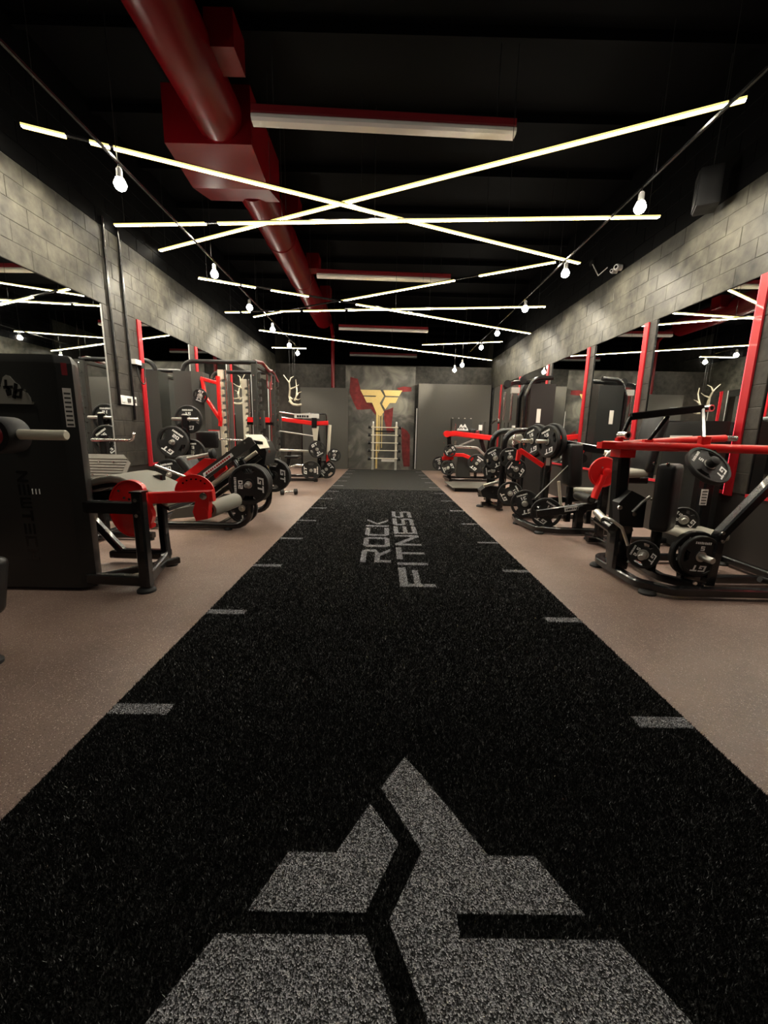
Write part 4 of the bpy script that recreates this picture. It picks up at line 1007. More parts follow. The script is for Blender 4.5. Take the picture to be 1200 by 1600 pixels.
plate(20, (-1.36, 9.95, .26), (0, -1, 0), 130, 'black plate on the rear low peg of the left row machine', 'plates on the left row machine')
sleeve(m5, (-1.36, 10.05, .26), (0, -1, 0), .18)
plate(15, (-1.52, 9.58, .75), (0, -1, 0), -150, 'black plate on the mast peg of the left row machine', 'plates on the left row machine')
plate(5, (-1.13, 9.66, .62), (0, -1, 0), 170, 'small plate on the red swing arm of the left row machine', 'plates on the left row machine')
bolts(m5, [(-1.50, 9.80, z) for z in (.95, 1.1, .5)], (0, -1, 0), .015)

# ---- second machine deeper by the left partition
m6 = thing('cable_tower', 'narrow grey weight tower standing against the left back partition', 'gym machine', (-2.0, 12.5, 0))
MB().prism([(-2.35, 12.4, .03), (-1.75, 12.4, .03), (-1.75, 12.7, .03), (-2.35, 12.7, .03)], (0, 0, 1.60)).build('weight_tower', 'shroud_grey', m6)
tube_part(m6, 'frame_hoop', [(-1.68, 12.4, .03), (-1.68, 12.4, 1.68), (-2.42, 12.4, 1.68), (-2.42, 12.4, .03)], .025, bend=.06)
scribble((-1.95, 12.398, .85), (1, 0, 0), (0, 0, 1), .10, .03, 4, 6).build('lettering', 'print_black', m6, smooth=0)

# ---- dumbbell lying on the floor beside the rack
d0 = thing('dumbbell', 'small black dumbbell lying on the floor beside the leg press', 'dumbbell', (-1.70, 7.4, 0))
dv = Vector((.8, .35, 0)).normalized(); dc = Vector((-1.70, 7.4, .055))
MB().cyl(dc - dv * .10, dc + dv * .10, .015).build('handle', 'chrome', d0)
for sg in (-1, 1): MB().lathe(dc + dv * sg * .09, dv * sg, [(0, .03), (.005, .052), (.06, .052), (.068, .03)], 12).build('head', 'rubber', d0)

# ---- antlers on wires
an = thing('antler_mount', 'pale branching antlers with skull plate hung on the left wall', 'antlers', (-2.7, 12.4, 1.9))
def A(px, py, y=12.4): return at(px, py, Y=y)
def antl(name, pts, r0, r1, par=an):
    P = [Vector(p) for p in pts]; mb = MB(); n0 = len(P)
    Q = []
    for i in range(n0 - 1):
        for k in range(4): Q.append(P[i].lerp(P[i + 1], k / 4))
    Q.append(P[-1])
    for i in range(len(Q) - 1):
        t0, t1 = i / (len(Q) - 1), (i + 1) / (len(Q) - 1)
        mb.cyl(Q[i], Q[i + 1] + (Q[i + 1] - Q[i]) * .05, r0 + (r1 - r0) * t0, r0 + (r1 - r0) * t1, 8)
    return mb.build(name, 'bone', par)
antl('beam', [A(455, 629), A(452, 620), A(453, 608, 12.3), A(452, 598, 12.2), A(449, 594, 12.2), A(443, 586, 12.15)], .034, .010)
antl('tine', [A(452, 597, 12.2), A(454, 591, 12.25), A(459, 588, 12.3)], .022, .006)
antl('tine', [A(453, 608, 12.3), A(461, 605, 12.3), A(467, 601, 12.3)], .024, .006)
antl('tine', [A(454, 621), A(457, 624, 12.3), A(458, 622, 12.2)], .018, .006)
antl('beam', [A(460, 626), A(463, 620), A(464, 610, 12.5), A(463, 602, 12.6), A(462, 593, 12.6)], .030, .008)
antl('tine', [A(464, 618), A(466, 614, 12.5), A(471, 612, 12.5)], .022, .006)
antl('tine', [A(462, 624), A(466, 625, 12.3), A(469, 623, 12.2)], .020, .006)
antl('skull_plate', [A(452, 626), A(458, 632), A(466, 633), A(471, 632)], .040, .030)
for px in (453, 458, 461): 
    p = A(px, 604, 12.45); MB().tube([p, (p.x, p.y, CZ - .003)], .003, seg=5).build('hanging_wire', 'cable', an)

# ---- wall fittings on the conduit pilaster
for i, (y, z0, z1, nm) in enumerate(((5.40, 1.42, 3.6, 'first'), (5.70, 1.25, 3.6, 'second'))):
    o = MB().tube([(-WX + .018, y, z0), (-WX + .018, y, z1)], .016, seg=10).build('conduit', 'black_metal')
    tag(o, 'vertical black conduit on the wide left pilaster, %s' % ('closer to the front mirror' if i == 0 else 'closer to the switches'), 'conduit', 'conduits on the left pilaster')
sw = thing('switch_plate', 'triple white switch plate low on the conduit pilaster', 'switch', (-WX + .02, 5.66, 1.50))
p0 = at(186, 617, X=-WX); p1 = at(213, 634, X=-WX)
for k in range(3):
    ya = p0.y + (p1.y - p0.y) * k / 3; yb = p0.y + (p1.y - p0.y) * (k + 1) / 3 - .012
    o = MB().box((-WX, ya, p1.z), (-WX + .018, yb, p0.z)).build('switch_body', 'white_plastic', sw)
    MB().box((-WX + .018, ya + .02, p1.z + .03), (-WX + .026, yb - .02, p0.z - .03)).build('rocker', 'white_plastic' if k == 0 else 'shroud_grey', o)
bx_ = thing('junction_box', 'white electric box with black cable loop at the red pilaster edge', 'electric box', (-WX + .04, 5.85, 1.9))
q0 = at(199, 558, X=-WX + .04); q1 = at(218, 571, X=-WX + .04)
q0.y = max(q0.y, 5.74); MB().box((-WX, q0.y, q1.z), (-WX + .07, q1.y, q0.z)).build('box', 'white_plastic', bx_)
MB().box((-WX, q1.y + .01, q1.z - .03), (-WX + .06, q1.y + .09, q0.z - .02)).build('plug', 'satin_black', bx_)
tube_part(bx_, 'cable', [(-WX + .03, q0.y + .08, q1.z), (-WX + .05, q0.y + .10, q1.z - .22), (-WX + .06, q1.y + .06, q1.z - .26), (-WX + .05, q1.y + .10, q1.z - .02)], .009, 'cable', .08, 8)
# ================================================================== RIGHT SIDE
# ---- front right: plate-loaded lever machine with red yoke
r1 = thing('lever_press', 'plate-loaded lever machine with red fork yoke, black pad and small plates', 'gym machine', (2.4, 3.1, 0))
bar_part(r1, 'base_loop', [(2.42, 3.62, .055), (2.02, 3.60, .055), (1.95, 3.46, .055), (1.95, 2.92, .055), (2.10, 2.76, .055), (3.20, 2.74, .055)], .075, .06, bend=.10)
bar_part(r1, 'inner_rail', [(2.26, 3.55, .055), (2.22, 3.05, .055), (2.40, 2.84, .055)], .06, .06, bend=.06)
bar_part(r1, 'rear_rail', [(2.45, 3.04, .055), (3.20, 3.04, .055)], .06, .06)
bar_part(r1, 'side_rail', [(3.18, 2.74, .055), (3.18, 3.62, .055)], .06, .06)
bar_part(r1, 'back_rail', [(2.42, 3.62, .055), (3.18, 3.62, .055)], .06, .06)
for p in ((1.94, 3.48), (1.98, 2.84), (3.15, 2.74), (3.15, 3.6)): foot(r1, *p, .06)
bar_part(r1, 'front_post', [(1.96, 3.22, .08), (1.96, 3.22, .44)], .13, .12)
bar_part(r1, 'mast', [(2.01, 3.36, .08), (1.97, 3.33, .60), (1.93, 3.30, 1.05)], .10, .11, bend=.1)
MB().prism([(1.93, 3.20, .42), (2.12, 3.20, .42), (2.12, 3.20, .66), (1.99, 3.20, .72), (1.90, 3.20, .62)], (0, .10, 0)).build('gusset_plate', 'satin_black', r1)
bolts(r1, [at(968, 793, Y=3.19), at(985, 828, Y=3.19), at(981, 855, Y=3.15), at(990, 803, Y=3.19)], (0, -1, 0), .018)
tube_part(r1, 'bent_handle', [at(938, 806, Y=3.25), at(955, 812, Y=3.12), at(972, 825, Y=3.10), at(981, 852, Y=3.10)], .012, 'steel', .03)
MB().cyl(at(935, 810, Y=3.3), at(958, 826, Y=3.12), .045).build('counter_pivot', 'black_metal', r1)
grip(r1, at(932, 800, Y=3.32), at(944, 812, Y=3.2), .03, 'steel', 'pivot_sleeve')
# red yoke
ap = Vector((1.76, 3.28, 1.075))
tube_part(r1, 'yoke_front_arm', [ap, (1.98, 3.08, 1.07), (2.40, 3.0, 1.068), (3.15, 2.98, 1.062)], .032, 'red_metal', .12)
tube_part(r1, 'yoke_rear_arm', [ap, (2.0, 3.42, 1.08), (2.55, 3.55, 1.12), (2.95, 3.55, 1.145)], .030, 'red_metal', .12)
MB().prism([ap + V(-.03, -.04, -.03), ap + V(.25, -.20, -.03), ap + V(.30, .12, -.03), ap + V(-.03, .04, -.03)], (0, 0, .05)).build('yoke_web', 'red_metal', r1)
MB().box((1.86, 3.20, .98), (1.98, 3.34, 1.05)).build('yoke_clamp', 'red_metal', r1)
sleeve(r1, (2.95, 3.55, 1.145), (1, 0, 0), .10, .024, False, 'chrome', 'arm_end')
t0 = at(986, 651, Y=3.22); t1_ = at(1098, 638, Y=3.22)
bar_part(r1, 'handle_crossbar', [t0, t1_], .035, .055)
for a, b_ in ((t0, V(1.86, 3.24, 1.10)), (at(1044, 650, Y=3.22), V(2.10, 3.26, 1.10)), (t1_, V(2.36, 3.02, 1.10))):
    bar_part(r1, 'handle_strut', [a, b_], .026, .026)
bar_part(r1, 'strut_bracket', [(2.36, 3.02, 1.06), (2.36, 3.02, 1.15)], .07, .06, 'red_metal')
bar_part(r1, 'strut_bracket', [(2.10, 3.26, 1.04), (2.10, 3.26, 1.12)], .07, .05, 'red_metal')
bar_part(r1, 'strut_bracket', [(1.86, 3.24, 1.06), (1.86, 3.24, 1.13)], .05, .05, 'red_metal')
def open_tube(par, c, d, r=.026, L=.10, name='handle_end', mat='chrome'):
    MB().lathe(Vector(c), d, [(0, r), (L, r), (L, r * .62), (0, r * .62), (0, r)], 20).build(name, mat, par)
open_tube(r1, t1_ + V(.03, .06, 0), (0.1, -1, 0)); open_tube(r1, V(1.87, 3.26, 1.15), (.2, -1, 0), .03, .09)
grip(r1, t1_ + V(.02, .08, 0), t1_ + V(.0, .36, .01), .02)
# top plate on tilted peg
pc = at(1106, 728, Y=2.86); pax = V(.10, -.74, .62).normalized()
plate(5, pc, pax, 42, 'black 5 kg plate tilted under the red yoke of the lever machine', 'plates on the front lever machine')
sleeve(r1, pc - pax * .10, pax, .13, .024, False, 'black_metal'); MB().lathe(pc + pax * .02, pax, [(0, .032), (.02, .036), (.05, .034), (.058, .02)], 18).build('sleeve_end', 'rubber', r1)
bar_part(r1, 'peg_arm', [pc - pax * .09, (2.42, 3.0, 1.05)], .05, .05)
# pad on its stem
pcn = at(1041, 777, Y=3.12)
pad(r1, pcn, (.13, .27, .52), 0, 0, -48, 'pad_black', .03, 'chest_pad')
bar_part(r1, 'pad_stem', [(pcn.x - .02, pcn.y + .03, .08), (pcn.x, pcn.y + .03, .60)], .06, .06)
tube_part(r1, 'pad_lever', [at(988, 800, Y=3.2), at(1003, 785, Y=3.2), at(1016, 776, Y=3.2)], .012, 'steel', .02)
bolts(r1, [at(1019, 780, Y=3.17), at(1022, 716 + 8, Y=3.05), at(1043, 726, Y=3.03)], (0, -1, 0), .013)
# lower left plate
pl = at(1005, 866, Y=3.05); lax = V(-.62, -.78, .02).normalized()
plate(2, pl, lax, 70, 'small plate with steel sleeve low on the lever machine beside its front post', 'plates on the front lever machine')
sleeve(r1, pl - lax * .12, lax, .25, .0235, True, 'steel')
# lower right plates
q = at(1093, 869, Y=2.885); pr = Vector((q.x, 2.945, q.z))
plate(10, pr, (0, -1, 0), -4, 'larger black plate stacked behind the 5 kg plate low on the lever machine', 'plates on the front lever machine')
plate(5, at(1093, 869, Y=2.885), (0, -1, 0), -4, 'black 5 kg plate in front on the lower sleeve of the lever machine', 'plates on the front lever machine')
sleeve(r1, (q.x, 3.02, q.z), (0, -1, 0), .26, .0235)
bar_part(r1, 'sleeve_post', [(q.x + .04, 3.04, .06), (q.x + .02, 3.04, q.z + .05)], .10, .08)
# bent grey-topped upright to the wall side
u0 = at(1108, 925, Y=2.90); u1 = at(1122, 838, Y=2.90); u2 = at(1204, 755, Y=2.90)
bar_part(r1, 'bent_upright', [(u1.x - .02, 2.90, .06), (u1.x, 2.90, u1.z), u2, u2 + (u2 - u1) * .6], .07, .08, 'black_metal', .10)
bolts(r1, [at(1129, 833, Y=2.85), at(1128, 846, Y=2.85), at(1115, 922, Y=2.8), at(1192, 922, Y=2.8), at(1093, 921, Y=2.75), at(1085, 911, Y=2.78)], (0, -1, 0), .014)
# seat and rear post
sc_ = at(1085, 829, Y=3.42)
pad(r1, (sc_.x, 3.42, sc_.z - .02), (.36, .34, .07), 0, 0, 0, 'pad_grey', .025, 'seat')
bar_part(r1, 'seat_post', [(sc_.x, 3.42, .06), (sc_.x, 3.42, sc_.z - .06)], .08, .08)
bp0 = at(1097, 800, Y=3.58)
bar_part(r1, 'rear_post', [(bp0.x, 3.58, .06), (bp0.x, 3.58, .98)], .09, .08)
sp = at(1100, 777, Y=3.535)
s_ = MB().box((sp.x - .03, 3.534, sp.z - .07), (sp.x + .03, 3.537, sp.z + .07)).build('instruction_sticker', 'sticker', r1)
for i in range(5): MB().box((sp.x - .022, 3.5325, sp.z + .045 - i * .026), (sp.x + .022, 3.5335, sp.z + .055 - i * .026)).build('sticker_print', 'shroud_grey', s_)
pk = at(1068, 812, Y=3.50)
plate(2, pk, (-.5, -.86, 0), 60, 'small plate on the rear post of the lever machine above its seat', 'plates on the front lever machine')
sleeve(r1, pk + V(.06, .10, 0), (-.5, -.86, 0), .18, .0235); bar_part(r1, 'peg_arm', [pk + V(.06, .10, 0), (bp0.x, 3.58, pk.z)], .05, .05)
grip(r1, at(1187, 905, Y=2.86), at(1215, 913, Y=2.86), .022, 'foot_rubber', 'foot_pedal')

# ---- leg extension behind it: red cam, grey seat, tower by the wall
r6 = thing('leg_extension_machine', 'leg extension machine with bright red cam and pale seat by the right mirror', 'gym machine', (2.8, 4.25, 0))
kc = at(944, 738, Y=4.20)
MB().prism([Vector((kc.x + .145 * math.cos(t), 4.20, kc.z + .145 * math.sin(t))) for t in [2 * math.pi * i / 28 for i in range(28)]], (0, .02, 0)).build('cam_disc', 'red_metal', r6, smooth=30)
MB().tube([Vector((kc.x + .145 * math.cos(t), 4.21, kc.z + .145 * math.sin(t))) for t in [2 * math.pi * i / 28 for i in range(28)]], .014, closed=True, seg=8).build('cam_rim', 'red_metal', r6)
MB().lathe((kc.x + .02, 4.19, kc.z), (0, -1, 0), [(0, .045), (.02, .045), (.03, .03)], 18).build('cam_hub', 'red_metal', r6)
bolts(r6, [(kc.x - .04, 4.195, kc.z - .03), (kc.x - .03, 4.195, kc.z + .05)], (0, -1, 0), .010)
k2 = at(926, 778, Y=4.20)
bar_part(r6, 'lever_arm', [(kc.x - .02, 4.18, kc.z - .03), (k2.x, 4.18, k2.z)], .05, .08, 'red_metal')
roller(r6, (k2.x - .01, 4.20, k2.z - .02), (k2.x - .01, 4.52, k2.z - .02), .05, 'pad_black')
bar_part(r6, 'front_post', [(kc.x + .06, 4.27, .06), (kc.x + .06, 4.27, kc.z + .05)], .08, .08)
bar_part(r6, 'base_tube', [(kc.x - .06, 4.27, .05), (3.25, 4.27, .05)], .07, .06); bar_part(r6, 'base_tube', [(kc.x + .05, 3.90, .05), (kc.x + .05, 4.48, .05)], .07, .06)
for p in ((kc.x + .05, 3.93), (kc.x + .05, 4.46), (3.2, 4.27)): foot(r6, *p)
pad(r6, (kc.x + .25, 4.36, kc.z - .02), (.46, .30, .08), 0, -4, 0, 'pad_grey', .03, 'seat')
pad(r6, (kc.x + .52, 4.36, kc.z + .30), (.09, .34, .60), 0, 10, 0, 'pad_black', .03, 'back_pad')
bar_part(r6, 'seat_beam', [(kc.x + .06, 4.36, kc.z - .09), (kc.x + .55, 4.36, kc.z - .09)], .07, .07)
MB().prism([(3.08, 3.98, .03), (3.34, 3.98, .03), (3.34, 4.5, .03), (3.08, 4.5, .03)], (0, 0, 1.28)).build('weight_tower', 'shroud', r6)
MB().box((3.078, 4.10, 1.12), (3.081, 4.42, 1.17)).build('number_sticker', 'sticker', r6)
tube_part(r6, 'arm_rest', [(kc.x + .05, 4.34, kc.z + .05), (kc.x + .1, 4.34, kc.z + .22), (kc.x + .32, 4.34, kc.z + .22)], .016, 'steel')

# ---- low lever machine with slanted beam (plates at floor level and high)
r2 = thing('lever_row', 'low black lever machine with slanted lettered beam and stacked plates', 'gym machine', (2.3, 5.0, 0))
bar_part(r2, 'base_loop', [(2.3, 5.55, .05), (1.84, 5.50, .05), (1.79, 5.20, .05), (1.86, 4.74, .05), (2.10, 4.66, .05), (2.85, 4.62, .05)], .08, .07, bend=.06)
bar_part(r2, 'rear_rail', [(2.3, 5.55, .05), (2.85, 5.50, .05)], .07, .06); bar_part(r2, 'cross_rail', [(2.82, 4.62, .05), (2.82, 5.52, .05)], .07, .06)
for p in ((1.79, 5.22), (1.88, 4.70), (2.8, 4.64), (2.8, 5.48)): foot(r2, *p, .055)
b0 = at(838, 803, Y=4.72); b1 = at(935, 789, Y=4.66)
lb = bar_part(r2, 'lower_beam', [b0, b1], .06, .10)
tq = at(894, 795, Y=4.65)
bd = (b1 - b0).normalized(); bu = V(-bd.z, 0, bd.x)
lp = Vector((tq.x, 4.655, tq.z))
MB().prism([lp - bd * .085 - bu * .026, lp + bd * .085 - bu * .026, lp + bd * .085 + bu * .026, lp - bd * .085 + bu * .026], (0, -.002, 0)).build('name_plate', 'print_white', lb, smooth=0)
scribble(lp + V(0, -.0035, 0), bd, bu, .14, .026, 7, 7).build('plate_lettering', 'print_black', lb, smooth=0)
bar_part(r2, 'beam_post', [(2.32, 4.68, .08), (2.32, 4.68, .30)], .10, .09); MB().cyl((2.32, 4.60, .31), (2.32, 4.76, .31), .05).build('beam_pivot', 'black_metal', r2)
pB = at(853, 801, Y=4.80); pA = at(820, 787, Y=5.22)
axb = V(-.30, -.95, .05).normalized()
plate(10, pB, axb, -30, 'black 10 kg plate in front at the foot of the slanted lever beam', 'plates on the low lever machine')
plate(10, pA, axb, 20, 'black 10 kg plate farther back on the foot of the low lever machine', 'plates on the low lever machine')
sleeve(r2, pB - axb * .14, axb, .22, .024); sleeve(r2, pA - axb * .14, axb, .22, .024)
bar_part(r2, 'plate_cross', [pA - axb * .13, pB - axb * .13], .06, .06)
bar_part(r2, 'rear_beam', [pA - axb * .13, (2.75, 5.0, .42)], .06, .08)
ps = at(850, 772, Y=5.15)
bar_part(r2, 'mast', [(ps.x, 5.15, .06), (ps.x + .02, 5.15, 1.10)], .075, .08)
MB().box((ps.x - .03, 5.105, .78), (ps.x + .02, 5.109, .92)).build('instruction_sticker', 'sticker', r2)
tA = at(850, 687, Y=5.15); tB = at(952, 706, Y=4.75)
bar_part(r2, 'upper_beam', [tA, tB], .06, .09)
roller(r2, tB + V(-.06, .0, -.01), tB + V(.10, -.06, -.03), .03, 'cream_metal', 'beam_collar')
MB().lathe(at(909, 707, Y=4.95) + V(0, -.02, -.07), (0, -1, 0), [(-.02, .02), (-.02, .055), (.02, .055), (.02, .02)], 22).build('pulley', 'rubber', r2)
# high plates on sleeves pointing to the lane
hx = V(-.96, -.28, 0).normalized()
for px, py, Y, kg, lb_ in ((857, 690, 5.12, 15, 'black plate on the high outer sleeve of the low lever machine'), (866, 684, 5.2, 20, 'largest black plate against the high arm of the low lever machine'), (833, 689, 5.55, 15, 'black plate on the high rear sleeve of the low lever machine'), (841, 684, 5.62, 20, 'black plate behind the high rear plate of the low lever machine')):
    cpl = at(857, 690, Y=5.12) if px > 850 else at(833, 689, Y=5.55)
    plate(kg, cpl - hx * (.062 if kg == 20 else 0), hx, 20, lb_, 'plates on the low lever machine')
for px, py, Y in ((857, 690, 5.12), (833, 689, 5.55)):
    c = at(px, py, Y=Y); sleeve(r2, c - hx * .14, hx, .32, .024)
    bar_part(r2, 'sleeve_arm', [c - hx * .13, (ps.x + .06, 5.2, 1.05)], .06, .07)
r0 = at(812, 703, Y=5.3); rr1 = at(849, 728, Y=5.2)
bar_part(r2, 'red_lever', [r0, rr1], .05, .06, 'red_metal'); bar_part(r2, 'red_lever_tail', [r0 + V(0, .02, 0), r0 + V(-.01, .02, -.14)], .05, .05, 'red_metal')
pad(r2, (2.32, 4.98, .80), (.16, .26, .52), 0, -4, 0, 'pad_black', .03, 'chest_pad')
bar_part(r2, 'pad_post', [(2.36, 5.05, .08), (2.36, 5.05, .62)], .07, .07)
pad(r2, (2.62, 5.05, .47), (.32, .30, .07), 0, 0, 0, 'pad_grey', .025, 'seat')
bar_part(r2, 'seat_post', [(2.62, 5.05, .06), (2.62, 5.05, .43)], .07, .07)
MB().cyl(at(836, 778, Y=5.0), at(897, 718, Y=4.9), .006, seg=8).build('cable', 'steel', r2)
MB().cyl(at(876, 790, Y=4.9), at(873, 752, Y=4.9), .018, seg=12).build('damper', 'cream_metal', r2)
tube_part(r2, 'handle', [at(800, 686, Y=5.3), at(812, 690, Y=5.3), at(830, 687, Y=5.4)], .014, 'chrome', .02)
bolts(r2, [at(818, 694, Y=5.2), at(822, 777, Y=5.1), at(905, 795, Y=4.62)], (0, -1, 0), .014)
tube_part(r2, 'red_handle', [(2.50, 4.9, 1.02), (2.42, 4.88, 1.02), (2.36, 4.9, .92)], .018, 'red_metal', .03)

# ---- twin arched machine
r3 = thing('arched_squat_machine', 'black machine with two arched uprights and plates on side sleeves', 'gym machine', (1.95, 6.5, 0))
for x, y in ((1.76, 6.62), (1.84, 6.22)):
    tube_part(r3, 'arched_upright', [(x, y, .04), (x, y, 1.20), (x + .42, y, 1.23)], .045, bend=.20)
    foot(r3, x, y, .055)
MB().box((2.05, 6.215, 1.215), (2.18, 6.225, 1.24)).build('label_strip', 'print_red', r3)
bar_part(r3, 'base_tube', [(1.62, 6.50, .05), (2.9, 6.50, .05)], .08, .06); foot(r3, 1.60, 6.50, .06); foot(r3, 2.85, 6.5, .05)
bar_part(r3, 'base_cross', [(1.80, 6.15, .05), (1.78, 6.70, .05)], .07, .06)
bar_part(r3, 'rear_mast', [(2.6, 6.45, .06), (2.55, 6.45, 1.28)], .10, .10)
bar_part(r3, 'top_link', [(2.2, 6.22, 1.22), (2.56, 6.42, 1.22)], .06, .07); bar_part(r3, 'top_link', [(2.15, 6.62, 1.22), (2.56, 6.48, 1.22)], .06, .07)
MB().prism([(1.60, 6.35, .18), (1.86, 6.35, .14), (1.90, 6.35, .34), (1.66, 6.35, .36), (1.56, 6.35, .28)], (0, .22, 0)).build('lever_box', 'satin_black', r3)
bar_part(r3, 'lever_bar', [(1.60, 6.33, .36), (1.92, 6.33, .46)], .05, .05, 'steel')
bolts(r3, [(1.63, 6.345, .15), (1.75, 6.345, .27), (1.82, 6.345, .20)], (0, -1, 0), .022)
bar_part(r3, 'cross_rung', [(1.76, 6.62, .86), (2.05, 6.62, .88)], .03, .04, 'steel')
pad(r3, (2.08, 6.52, 1.08), (.20, .34, .12), 0, -25, 0, 'pad_grey', .03, 'shoulder_pad')
for px, py, Y, kg, rl, L_ in ((806, 733, 6.05, 5, 60, 'middle'), (797, 771, 6.05, 10, -60, 'lowest'), (797, 715, 6.12, 5, 10, 'upper'), (774, 716, 6.5, 10, 30, 'inner upper'), (770, 735, 6.57, 5, 100, 'inner lower')):
    c = at(px, py, Y=Y); ax_ = V(-.15, -.98, 0).normalized()
    plate(kg, c, ax_, rl, 'black plate on the %s sleeve of the arched machine' % L_, 'plates on the arched machine')
    sleeve(r3, c - ax_ * .10, ax_, .22, .022)
    bar_part(r3, 'sleeve_arm', [c - ax_ * .09, (1.84 if Y < 6.3 else 1.76, 6.26 if Y < 6.3 else 6.64, c.z)], .05, .05)
bar_part(r3, 'red_brace', [(2.12, 6.3, .95), (2.10, 6.3, .72)], .05, .05, 'red_metal')
tube_part(r3, 'chrome_grip', [(1.98, 6.2, 1.16), (1.94, 6.14, 1.0), (1.98, 6.18, .9)], .016, 'chrome', .04)

# ---- tall cable tower by the right wall
r4 = thing('lat_pulldown', 'tall black lat pulldown tower with curved top frame by the right mirror', 'gym machine', (2.85, 7.6, 0))
SX = -.27
MB().prism([(2.86, 7.42, .03), (3.30, 7.42, .03), (3.30, 7.86, .03), (2.86, 7.86, .03)], (0, 0, 2.02)).build('weight_tower', 'shroud', r4)
MB().box((3.0, 7.415, 1.38), (3.07, 7.4195, 1.62)).build('instruction_sticker', 'sticker', r4)
for y in (7.46, 7.82):
    tube_part(r4, 'frame_tube', [(2.82, y, .03), (2.80, y, 1.85), (2.92, y, 2.14), (3.25, y, 2.16)], .04, bend=.16)
bar_part(r4, 'top_arm', [(3.1, 7.64, 2.12), (2.62, 7.64, 2.08), (2.45, 7.64, 2.0)], .07, .08, bend=.05)
MB().lathe((2.50, 7.60, 2.06), (0, 1, 0), [(0, .02), (0, .065), (.02, .055), (.04, .065), (.04, .02)], 22).build('pulley', 'rubber', r4)
MB().lathe((2.78, 7.60, 2.13), (0, 1, 0), [(0, .02), (0, .065), (.02, .055), (.04, .065), (.04, .02)], 22).build('pulley', 'rubber', r4)
for x in (2.47, 2.60): MB().cyl((x, 7.62, 1.92), (x, 7.62, 1.42), .02, seg=12).build('guide_rod', 'chrome', r4)
MB().box((2.58, 7.58, 1.90), (2.72, 7.66, 2.0)).build('white_label', 'sticker', r4)
tube_part(r4, 'lat_bar', [(2.30, 7.3, 1.36), (2.33, 7.42, 1.42), (2.40, 7.9, 1.42), (2.37, 8.05, 1.36)], .018, 'black_metal', .05)
MB().cyl((2.47, 7.62, 2.0), (2.40, 7.65, 1.42), .004, seg=6).build('cable', 'cable', r4)
for y in (7.56, 7.70): MB().cyl((2.845, y, .2), (2.845, y, 1.6), .012, seg=10).build('stack_rod', 'chrome', r4)
bar_part(r4, 'base_tube', [(2.1, 7.64, .05), (3.25, 7.64, .05)], .08, .06); foot(r4, 2.15, 7.64); foot(r4, 3.2, 7.64)
pad(r4, (2.35, 7.64, .50), (.36, .34, .08), 0, 0, 0, 'pad_black', .03, 'seat'); bar_part(r4, 'seat_post', [(2.35, 7.64, .06), (2.35, 7.64, .46)], .08, .08)
roller(r4, (2.55, 7.40, .72), (2.55, 7.88, .72), .05, 'pad_black', 'knee_roller'); bar_part(r4, 'knee_post', [(2.58, 7.64, .06), (2.58, 7.64, .70)], .06, .06)

r4.location.x += SX

# ---- low steel step platform on the floor
st = thing('step_platform', 'low pale metal step platform on the floor beside the turf edge', 'platform', (1.8, 8.7, 0))
MB().box((1.44, 8.20, .075), (2.35, 9.30, .09)).build('top_plate', 'tread', st)
MB().box((1.50, 8.26, 0), (2.30, 9.24, .075)).build('frame', 'satin_black', st)
for i in range(8): MB().box((1.47, 8.26 + i * .13, .09), (2.32, 8.285 + i * .13, .0945)).build('tread_rib', 'tread', st)

# ---- red-armed machine by the back partition
r5 = thing('lever_row', 'red-armed plate-loaded machine in front of the right back partition', 'gym machine', (2.1, 10.3, 0))
for y in (10.05, 10.75): bar_part(r5, 'base_tube', [(1.66, y, .05), (2.8, y, .05)], .07, .06); foot(r5, 1.70, y); foot(r5, 2.75, y)
bar_part(r5, 'base_cross', [(1.70, 10.0, .05), (1.66, 10.80, .05)], .08, .06); bar_part(r5, 'base_cross', [(2.7, 10.0, .05), (2.7, 10.8, .05)], .07, .06)
y5 = 10.3
g0, g1, g2 = at(698, 678, Y=y5), at(712, 677.5, Y=y5), at(767, 684.5, Y=y5)
bar_part(r5, 'red_beam', [g0, g1, g2], .11, .13, 'red_metal'); MB().cyl(g0 + V(0, -.09, 0), g0 + V(0, .09, 0), .08).build('beam_pivot', 'red_metal', r5)
bar_part(r5, 'mast', [(1.72, 10.42, .06), (1.70, 10.40, .7), (1.66, 10.38, 1.15)], .10, .10, bend=.1)
bar_part(r5, 'back_brace', [(2.45, 10.35, 1.08), (2.62, 10.35, .62), (2.66, 10.35, .06)], .09, .09, bend=.1)
bar_part(r5, 'curved_frame', [(1.78, 10.2, .86), (2.35, 10.2, .84), (2.62, 10.2, .60), (2.68, 10.2, .3)], .06, .06, 'steel', .12)
bar_part(r5, 'link_bar', [(1.92, 10.28, .88), (2.28, 10.28, 1.04)], .04, .04, 'steel')
bar_part(r5, 'red_arm', [(1.52, 10.15, .66), (2.0, 10.15, .66), (2.22, 10.12, .58), (2.30, 10.10, .44)], .09, .09, 'red_metal', .08)
bar_part(r5, 'red_arm', [(1.50, 10.25, .56), (1.78, 10.25, .58)], .08, .09, 'red_metal')
MB().prism([(1.88, 10.30, .10), (2.25, 10.30, .10), (2.15, 10.30, .62), (1.90, 10.30, .62)], (0, .08, 0)).build('dark_shield', 'shroud_grey', r5)
bar_part(r5, 'chrome_post', [(1.80, 10.2, .72), (1.80, 10.2, 1.0)], .05, .05, 'chrome')
MB().cyl((1.80, 10.3, 1.15), (1.80, 10.3, 1.42), .014, seg=10).build('upright_rod', 'chrome', r5)
pad(r5, (2.40, 10.45, .50), (.36, .34, .08), 0, 0, 0, 'pad_black', .03, 'seat'); bar_part(r5, 'seat_post', [(2.40, 10.45, .06), (2.40, 10.45, .46)], .07, .07)
